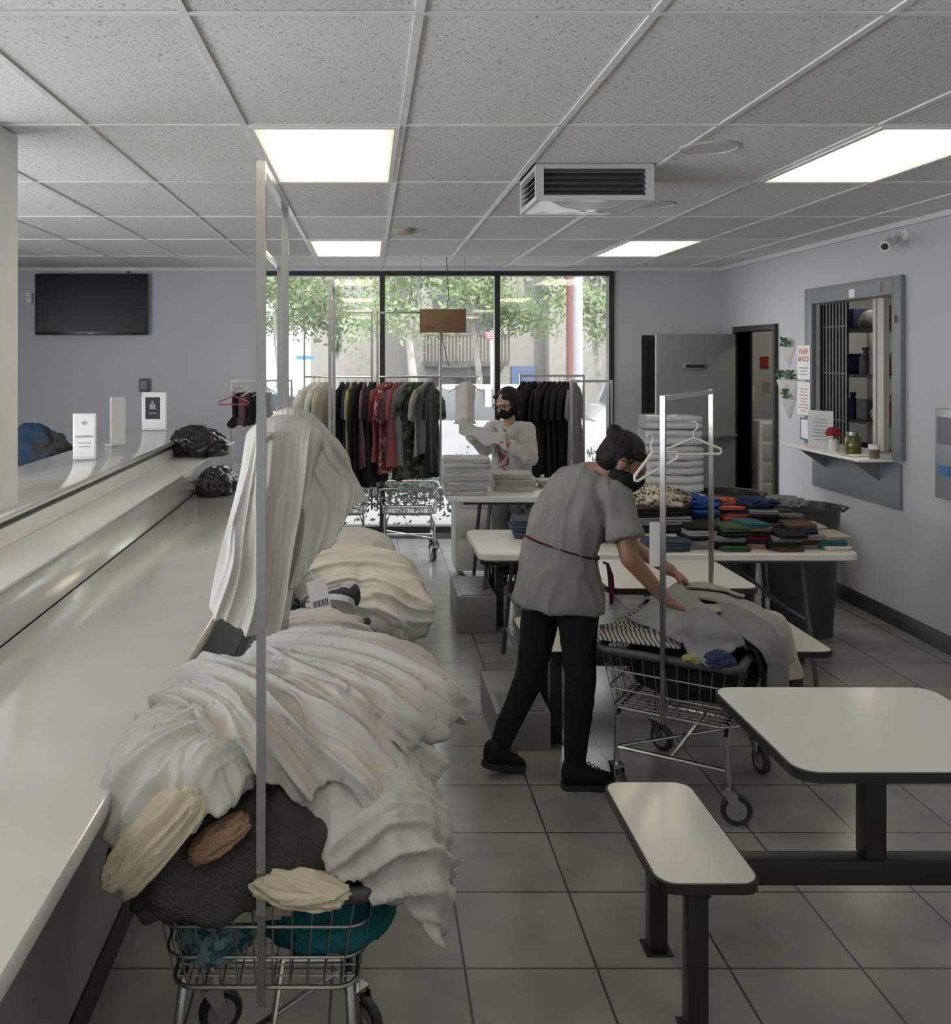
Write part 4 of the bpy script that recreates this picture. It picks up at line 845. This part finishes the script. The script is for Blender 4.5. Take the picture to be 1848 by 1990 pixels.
g.rings(loftrings([((.795,4.02,.735),.198,.158),((.798,4.02,.80),.188,.15),((.80,4.02,.89),.172,.137),((.812,4.02,.985),.152,.122),((.855,4.02,1.10),.172,.130),((.905,4.01,1.195),.165,.112),((.95,4.0,1.255),.115,.082),((.968,3.995,1.282),.060,.056)],R_))
g.limb([(.94,3.99,1.225),RS],[.074,.064]); g.limb([(.94,4.02,1.225),LS],[.074,.064])
for S_,E_ in ((RS,RE),(LS,LE)):
    q=S_.lerp(E_,.66); g.tube([S_,S_.lerp(E_,.35),q],[.063,.065,.074],18)
tee=cloth('heather_grey_jersey',(.165,.162,.155),bump=.3,bscale=200,var=.1)
shirt=g.obj('t_shirt',tee,parent=per); fuse(shirt,.0065,2); displace(shirt,wrinkle(2,.012,8)); pp(shirt)
g=G(); g.rings(loftrings([((.80,4.02,.755),.145,.11),((.80,4.02,.84),.15,.115),((.80,4.02,.93),.135,.10)],R_))
g.limb([RH,RK,RA],[.088,.060,.042],18); g.limb([LH,LK,LA+V((0,0,-.01))],[.088,.060,.042],18)
pants=g.obj('trousers',cloth('black_denim',(.008,.008,.010)),parent=per); fuse(pants,.008,2); displace(pants,wrinkle(7,.005,13)); pp(pants)
ring=loftrings([((.812,4.02,.976),.163,.134),((.812,4.02,.982),.168,.139),((.812,4.02,.988),.165,.136)],R_)
for rr in ring:
    for p_ in rr: p_.z+= -(p_.x-.81)*.28
mar=cloth('maroon_apron',(.05,.010,.018))
pp(G().rings(ring,caps=False).obj('apron_string',mar,parent=per)); solid(per.children[-1],.004)
k_=V((.985,3.92,.925))
pp(G().tube([k_+V((-.02,-.01,.01)),k_,k_+V((.010,0,-.06)),k_+V((.012,.01,-.12))],[.005,.007,.009,.006],8).tube([k_,k_+V((.018,.01,-.05)),k_+V((.022,.02,-.11)),k_+V((.02,.02,-.17))],[.006,.009,.012,.007],8).obj('apron',mar,parent=per))
g=G(); g.ell(P(0,-.028,.034),(.082,.090,.084),Mx); g.ell(P(0,-.055,-.01),(.066,.06,.066),Mx); g.ell(P(0,-.100,.078),(.030,.030,.031),Mx)
for s_ in (-1,1): g.ell(P(s_*.058,.020,.058),(.02,.045,.024),Mx)
h_=g.obj('hair',hairm,parent=per); fuse(h_,.0055,1); displace(h_,wrinkle(4,.004,45)); pp(h_)
g=G(); g.ell(P(0,.036,-.056),(.073,.076,.056),Mx); g.ell(P(0,.094,-.035),(.026,.024,.032),Mx)
m_=g.obj('face_mask',maskm,parent=per); fuse(m_,.006,2); pp(m_)
g=G()
for s_ in (-1,1): g.tube([P(s_*.064,.05,-.03),P(s_*.084,.01,.012),P(s_*.088,-.02,.0)],.003,5)
pp(g.obj('mask_strap',black,parent=per))
for s_ in (-1,1): pp(G().ell(P(s_*.031,.074,.0),(.012,.012,.009),Mx).obj('eye',M('eye_dark',(.05,.03,.02),.2),parent=per))
sole=M('sole_black',(.012,.012,.012),.6); bks=cloth('black_shoe',(.009,.009,.010)); lace=M('lace_grey',(.07,.07,.07),.8)
for a_,b_ in (((.80,3.925,.0),(1.04,3.945,.0)),((.49,4.02,.045),(.66,4.12,.0))): pp(shoe('shoe',a_,b_,bks,sole,parent=per,s=1.08,lace=lace))
# second person
p2=empty('person',(1.08,7.35,0)); top(p2,'person in white cardigan and black mask holding up a cloth','person')
Fd=V((-.62,-.78,0)); Rr=V((.78,-.62,0))
hc=(1.06,7.27,1.425); hf=(-.72,-.60,-.38); hu=(-.25,-.2,.93)
g=G()
g.rings(loftrings([((1.10,7.35,.76),.12,.09),((1.10,7.35,.84),.155,.11),((1.10,7.35,.98),.125,.09),((1.10,7.34,1.12),.14,.10),((1.095,7.33,1.22),.135,.085),((1.09,7.32,1.27),.06,.05)],Rr))
g.limb([(1.09,7.32,1.25),(1.075,7.30,1.34)],[.048,.046])
A1=[V((.97,7.40,1.215)),V((.88,7.18,1.09)),V((.74,7.0,1.22))]; A2=[V((1.20,7.24,1.215)),V((1.19,7.02,1.03)),V((1.02,6.97,1.14))]
for A in (A1,A2): g.limb([(1.09,7.33,1.21)]+A,[.055,.05,.038,.026])
hand(g,A1[2],V((-.4,-.15,.75)),V((.5,-.1,-.4)),-1,curl=.7); hand(g,A2[2],V((-.9,0,.45)),V((.1,-.1,-.9)),1,curl=.7)
for s_ in (-1,1):
    h0=V((1.10,7.35,.8))+Rr*.085*s_; k0=V((1.10,7.33,.43))+Rr*.09*s_; a0=V((1.10,7.37,.08))+Rr*.09*s_; g.limb([h0,k0,a0,a0+Fd*.07+V((0,0,-.04))],[.085,.055,.036,.02])
head(g,hc,hf,hu)
b2=g.obj('body',skin2,parent=p2); fuse(b2,.0065,2); pp(b2,p2)
P,Mx=head_parts(hc,hf,hu)
g=G(); g.rings(loftrings([((1.10,7.36,.74),.165,.125),((1.10,7.355,.86),.17,.13),((1.10,7.355,.98),.15,.115),((1.10,7.345,1.12),.158,.118),((1.095,7.335,1.22),.15,.095),((1.09,7.325,1.262),.075,.062)],Rr))
for A in (A1,A2): g.limb([(1.09,7.33,1.205),A[0]],[.07,.066]); g.limb([A[0],A[1]],[.066,.054]); g.tube([A[1],A[1].lerp(A[2],.92)],[.054,.040],16)
cg=g.obj('cardigan',cloth('white_knit',(.45,.44,.43),bump=.6,bscale=140),parent=p2); fuse(cg,.008,3); displace(cg,wrinkle(12,.009,12)); pp(cg,p2)
R2=loftrings([((1.10,7.355,.86),.085,.140),((1.10,7.355,.98),.075,.125),((1.10,7.345,1.12),.07,.130),((1.095,7.335,1.2),.05,.112),((1.09,7.325,1.245),.035,.075)],Rr)
for rr in R2:
    for p_ in rr: p_+=Fd*.014
bl=G().rings(R2).obj('blouse',cloth('floral_blouse',(.26,.045,.055),col2=(.38,.36,.36),thr=(.46,.52),vscale=30),parent=p2); pp(bl,p2)
g=G()
for s_ in (-1,1): g.limb([V((1.10,7.35,.8))+Rr*.085*s_,V((1.10,7.33,.43))+Rr*.09*s_,V((1.10,7.37,.10))+Rr*.09*s_],[.095,.07,.06],16)
g.rings(loftrings([((1.10,7.35,.74),.15,.115),((1.10,7.35,.92),.155,.12)],Rr)); t2=g.obj('trousers',cloth('grey_trousers',(.17,.17,.18)),parent=p2); fuse(t2,.009,2); pp(t2,p2)
g=G(); g.ell(P(0,-.028,.036),(.088,.092,.086),Mx); g.ell(P(0,-.055,-.03),(.082,.055,.075),Mx)
for s_ in (-1,1): g.ell(P(s_*.078,.005,-.01),(.015,.038,.065),Mx); g.ell(P(s_*.045,.045,.072),(.035,.03,.020),Mx)
h_=g.obj('hair',hairm,parent=p2); fuse(h_,.006,1); pp(h_,p2)
g=G(); g.ell(P(0,.038,-.055),(.070,.074,.052),Mx); g.ell(P(0,.092,-.036),(.028,.024,.030),Mx); m_=g.obj('face_mask',maskm,parent=p2); fuse(m_,.006,2); pp(m_,p2)
g=G()
for s_ in (-1,1):
    g.tube([P(s_*.034+.027*cos(a),.098,.010+.022*sin(a)) for a in [2*pi*i/16 for i in range(16)]],.0030,5,closed=True); g.tube([P(s_*.060,.094,.012),P(s_*.086,.0,.012)],.0026,5)
g.tube([P(-.009,.100,.010),P(.009,.100,.010)],.0024,5); pp(g.obj('eyeglasses',black,parent=p2),p2)
for s_ in (-1,1): pp(G().ell(P(s_*.031,.074,.008),(.012,.012,.006),Mx).obj('eye',M('eye_dark',(.05,.03,.02),.2),parent=p2),p2)
for s_ in (-1,1):
    a0=V((1.10,7.37,0))+Rr*.09*s_; pp(shoe('shoe',a0-Fd*.07,a0+Fd*.16,bks,sole,parent=p2),p2)
R=[]
for i in range(26):
    t=i/25; c=V((.66+.34*t,6.93+.01*sin(t*6),1.31-.12*t+.012*sin(t*9)))
    R.append([c+V((0,.014*cos(a),(.055+.014*sin(t*14))*sin(a)-.035)) for a in [2*pi*k/12 for k in range(12)]])
hc_=G().rings(R).obj('held_cloth',tw[0],ang=80); top(hc_,'white folded towel held up in both hands','towel')
# ---------------------------------------------------------------- outside
struct(G().bb(-40,45,YB+.13,60,-.25,-.12).obj('ground',M('asphalt',(.09,.09,.09),.9,var=.15,vscale=20)))
struct(G().bb(-40,45,YB+.14,12.6,-.12,-.02).bb(-40,45,22.5,24.5,-.12,0).obj('ground_sidewalk',M('sidewalk_concrete',(.13,.128,.12),.9)))
def leafball(g,c,r,n,s):
    for i in range(n):
        d=V((random.gauss(0,1),random.gauss(0,1),random.gauss(0,1))).normalized()*(random.random()**.5)*random.uniform(.7,1.35); p=V(c)+V((d.x*r[0],d.y*r[1],d.z*r[2]))
        u=V((random.gauss(0,1),random.gauss(0,1),random.gauss(0,1))).normalized(); w_=u.orthogonal().normalized(); k=s*random.uniform(.6,1.3)
        g.add([p-u*k,p+w_*k*.6,p+u*k,p-w_*k*.6],[(0,1,2,3)])
tl_=bpy.data.materials.new('tree_leaves'); tl_.use_nodes=True; nt=tl_.node_tree; b=nt.nodes['Principled BSDF']; tc=nt.nodes.new('ShaderNodeTexCoord'); n=nt.nodes.new('ShaderNodeTexNoise'); n.inputs['Scale'].default_value=1.6
r=nt.nodes.new('ShaderNodeValToRGB'); r.color_ramp.elements[0].color=(.15,.195,.10,1); r.color_ramp.elements[1].color=(.22,.265,.155,1); r.color_ramp.elements[0].position=.35; r.color_ramp.elements[1].position=.65
tr_=nt.nodes.new('ShaderNodeBsdfTranslucent'); ms=nt.nodes.new('ShaderNodeMixShader'); ms.inputs[0].default_value=.5
nt.links.new(tc.outputs['Object'],n.inputs['Vector']); nt.links.new(n.outputs['Fac'],r.inputs['Fac']); nt.links.new(r.outputs['Color'],b.inputs['Base Color']); nt.links.new(r.outputs['Color'],tr_.inputs['Color']); b.inputs['Roughness'].default_value=.9; b.inputs['Specular IOR Level'].default_value=.1
nt.links.new(b.outputs[0],ms.inputs[1]); nt.links.new(tr_.outputs[0],ms.inputs[2]); nt.links.new(ms.outputs[0],nt.nodes['Material Output'].inputs['Surface'])
def tree(x,y,h,spread,n=5200,seed=0,tw_=.10,lo=.35,lab='leafy street tree with pale bark and light green leaves'):
    random.seed(seed); e=empty('tree',(x,y,-.1)); top(e,lab,'tree','street trees')
    g=G(); pts=[V((0,0,0)),V((.1,0,h*.2)),V((-.05,.05,h*.4)),V((.1,0,h*.7))]; g.tube(pts,[tw_,tw_*.8,tw_*.6,tw_*.4],10)
    ends=[]
    for i in range(13):
        a=i*2.4; s0=pts[1].lerp(pts[3],.3+.7*random.random()); s0.z=max(s0.z,h*lo); en=s0+V((cos(a)*spread*random.uniform(.4,.95),sin(a)*spread*.5,h*random.uniform(-.05,.26))); mid=s0.lerp(en,.5)+V((0,0,.2)); g.tube([s0,mid,en],[.04,.02,.008],6); ends.append(en); ends.append(mid)
    g.obj('trunk',M('sycamore_bark',(.20,.19,.17),.9,var=.3,vscale=5),parent=e)
    l=G()
    for en in ends: leafball(l,en,(spread*.36,spread*.36,h*.085),n//len(ends),.065)
    leafball(l,(0,0,h*.95),(spread,spread*.8,h*.15),n//4,.065)
    l.obj('foliage',tl_,parent=e,smooth=False)
tree(-1.9,20.0,6.6,2.1,6500,seed=1,lo=.20); tree(-5.8,21.5,6.4,2.2,seed=2,lo=.2); tree(4.9,20.5,6.2,1.9,6500,seed=3,lo=.18); tree(-3.2,33,6.5,3,7000,seed=4,lo=.08); tree(.75,17.5,6.4,1.9,5600,seed=5,lo=.34); tree(9.5,22,7,2.8,seed=6); tree(-9.8,27,8,3.2,seed=7); tree(2.7,24.0,6.6,1.8,6000,seed=8,lo=.28)
random.seed(11)
g=G()
for i in range(14): leafball(g,(-.9+i*.27,10.05,.40),(.22,.24,.36),340,.03)
hg=g.obj('hedge',M('hedge_leaves',(.035,.06,.028),.6,var=.5,vscale=30),smooth=False); top(hg,'low green hedge outside the storefront window','hedge')
ab=empty('apartment_building',(7.2,28,0)); top(ab,'beige stucco apartment building with balcony and garage','building')
stu=M('stucco_beige',(.165,.155,.138),.9); wd=M('brown_wood',(.06,.048,.042),.8); dgl=M('dark_glass_out',(.05,.054,.058),.3)
G().bb(-6,3.6,0,8,-.1,7.5).bb(-9,-6,1.5,8,-.1,7).bb(-2.0,-.6,-.6,0,-.1,7.5).bb(1.9,2.6,-.4,0,-.1,7.5).obj('facade',stu,parent=ab)
g=G().bb(-5.6,-3.2,-.9,-.01,1.5,1.65)
for i in range(25): g.bb(-5.6+i*.1-.03,-5.6+i*.1+.03,-.9,-.87,1.65,2.35)
g.bb(-5.62,-3.16,-.92,-.86,2.35,2.42).obj('balcony',wd,parent=ab)
G().bb(-5.4,-3.4,-.04,-.01,-.05,1.2).obj('garage_door',wd,parent=ab)
for q in ((-5.3,-3.5,2.5,3.6),(.2,1.4,2.9,4.0),(-2.6,-2.1,2.9,4.0)): G().bb(q[0],q[1],-.03,-.01,q[2],q[3]).obj('window',dgl,parent=ab)
G().bb(-3.0,-2.3,-.06,-.01,0,1.5).obj('door',M('blue_door',(.05,.07,.14),.6),parent=ab)
bb2=G().bb(-18,-9,40,48,-.1,4).obj('apartment_building',M('stucco_white',(.24,.24,.23),.9)); top(bb2,'pale low building across the street','building')
G().bb(-17,-15,39.95,39.99,1.5,2.8).obj('window',dgl,parent=bb2)
up=G().tube([(0,0,-.1),(0,0,9)],[.07,.055],12).obj('utility_pole',M('pole_wood',(.085,.035,.032),.9),loc=(3.70,17.5,0)); top(up,'reddish brown wooden utility pole','pole'); G().bb(-.9,.9,-.05,.05,7.6,7.75).obj('crossarm',wd,parent=up)
plc=M('pole_concrete',(.16,.16,.17),.8)
up=G().tube([(0,0,-.1),(0,0,9)],[.08,.065],14).obj('light_pole',plc,loc=(3.48,15.8,0)); top(up,'smooth grey street light pole','pole'); G().lathe([(.2,-.1),(.2,.15),(.14,.2),(.10,.2)]).obj('base',plc,parent=up)
ss=empty('street_sign',(1.75,13.5,0)); top(ss,'small red and white sign board on a thin post','sign')
G().tube([(0,0,-.1),(0,0,2.15)],.02).obj('post',chrome,parent=ss); G().box((0,-.03,2.08),(.20,.01,.11)).obj('sign_board',M('sign_red',(.16,.025,.02),.5),parent=ss)
G().box((0,-.037,2.11),(.16,.002,.010)).box((0,-.037,2.08),(.14,.002,.010)).box((0,-.037,2.05),(.15,.002,.010)).obj('printed_lines',paper,parent=ss)
tl=empty('traffic_light',(-.9,27,0)); top(tl,'black traffic light on a grey pole at the corner','traffic light')
G().tube([(0,0,-.1),(0,0,4)],.06).obj('pole',plc,parent=tl); G().box((0,-.15,2.3),(.28,.2,.75),bev=.03).obj('housing',black,parent=tl); G().box((-.9,0,1.75),(.5,.03,.12)).obj('street_name_board',bluei,parent=tl)
def car(x,y,rz,colr,lab,suv=False):
    e=empty('parked_car',(x,y,-.12),rz); top(e,lab,'car')
    rf=1.72 if suv else 1.45
    P0=[(-2.3,.35),(-2.35,.7),(-2.2,.95),(-1.5,1.02),(1.0,1.02),(2.0,.88),(2.3,.7),(2.32,.35)]
    m=M('paint_'+colr[0],colr[1],.25,coat=.5)
    G().rings([[V((px,y_,.35+(pz-.35)*k)) for px,pz in P0] for y_,k in ((-.9,.93),(-.86,1),(.86,1),(.9,.93))]).obj('body',m,parent=e)
    gh=[(-2.0 if suv else -1.7,1.0),(-1.75 if suv else -1.1,rf-.05),(-1.4 if suv else -.8,rf),(.2,rf),(.45,rf-.06),(1.15,1.0)]
    G().rings([[V((px,y_*(1-.12*(pz-1)/(rf-1)),pz)) for px,pz in gh] for y_ in (-.82,.82)]).obj('windows',dgl,parent=e)
    x0,x1=(-1.3 if suv else -.8),.25
    G().box(((x0+x1)/2,0,rf+.005),(x1-x0+.25,1.42,.05),bev=.02).box((-.35,-.76,1.22),(.09,.03,.5)).box((-.35,.76,1.22),(.09,.03,.5)).obj('roof',m,parent=e)
    for sx_ in (-1.45,1.45):
        for sy in (-.82,.82): G().lathe([(0,-.1),(.2,-.1),(.22,-.08),(.33,-.1),(.34,0),(.33,.1),(.22,.08),(0,.1)],(sx_,sy,.34),axis='Y').obj('wheel',dark,parent=e)
car(2.0,13.9,0,('white',(.25,.25,.26)),'white sedan parked at the kerb'); car(6.6,18.2,0,('white',(.25,.25,.26)),'white pickup style car parked on the street',suv=True); car(-3.4,16.2,0,('silver',(.12,.13,.145)),'silver car parked on the street'); car(-3.6,25,0,('darkblue',(.03,.04,.055)),'dark blue car driving past',suv=True)
# ---------------------------------------------------------------- light, world, camera
w=bpy.data.worlds.new('World'); bpy.context.scene.world=w; w.use_nodes=True; bg=w.node_tree.nodes['Background']; bg.inputs['Color'].default_value=(.92,.96,1,1); bg.inputs['Strength'].default_value=1.85
sd_=bpy.data.lights.new('sun','SUN'); sd_.energy=1.4; sd_.angle=.02; sd_.color=(1,.96,.9); so=bpy.data.objects.new('sun',sd_); bpy.context.scene.collection.objects.link(so)
so.rotation_euler=V((-.35,.62,-.7)).to_track_quat('-Z','Y').to_euler()
cd=bpy.data.cameras.new('camera'); cd.lens=36*F/1990; cd.sensor_width=36; cd.shift_x=(924-VX)/1990; cd.shift_y=-(995-VY)/1990; cd.clip_start=.05; cd.clip_end=300
co=bpy.data.objects.new('camera',cd); co.location=(0,0,CH); co.rotation_euler=(pi/2,0,0); bpy.context.scene.collection.objects.link(co); bpy.context.scene.camera=co
vs=bpy.context.scene.view_settings; vs.view_transform='Standard'; vs.look='None'; vs.exposure=2.15; vs.gamma=1.06
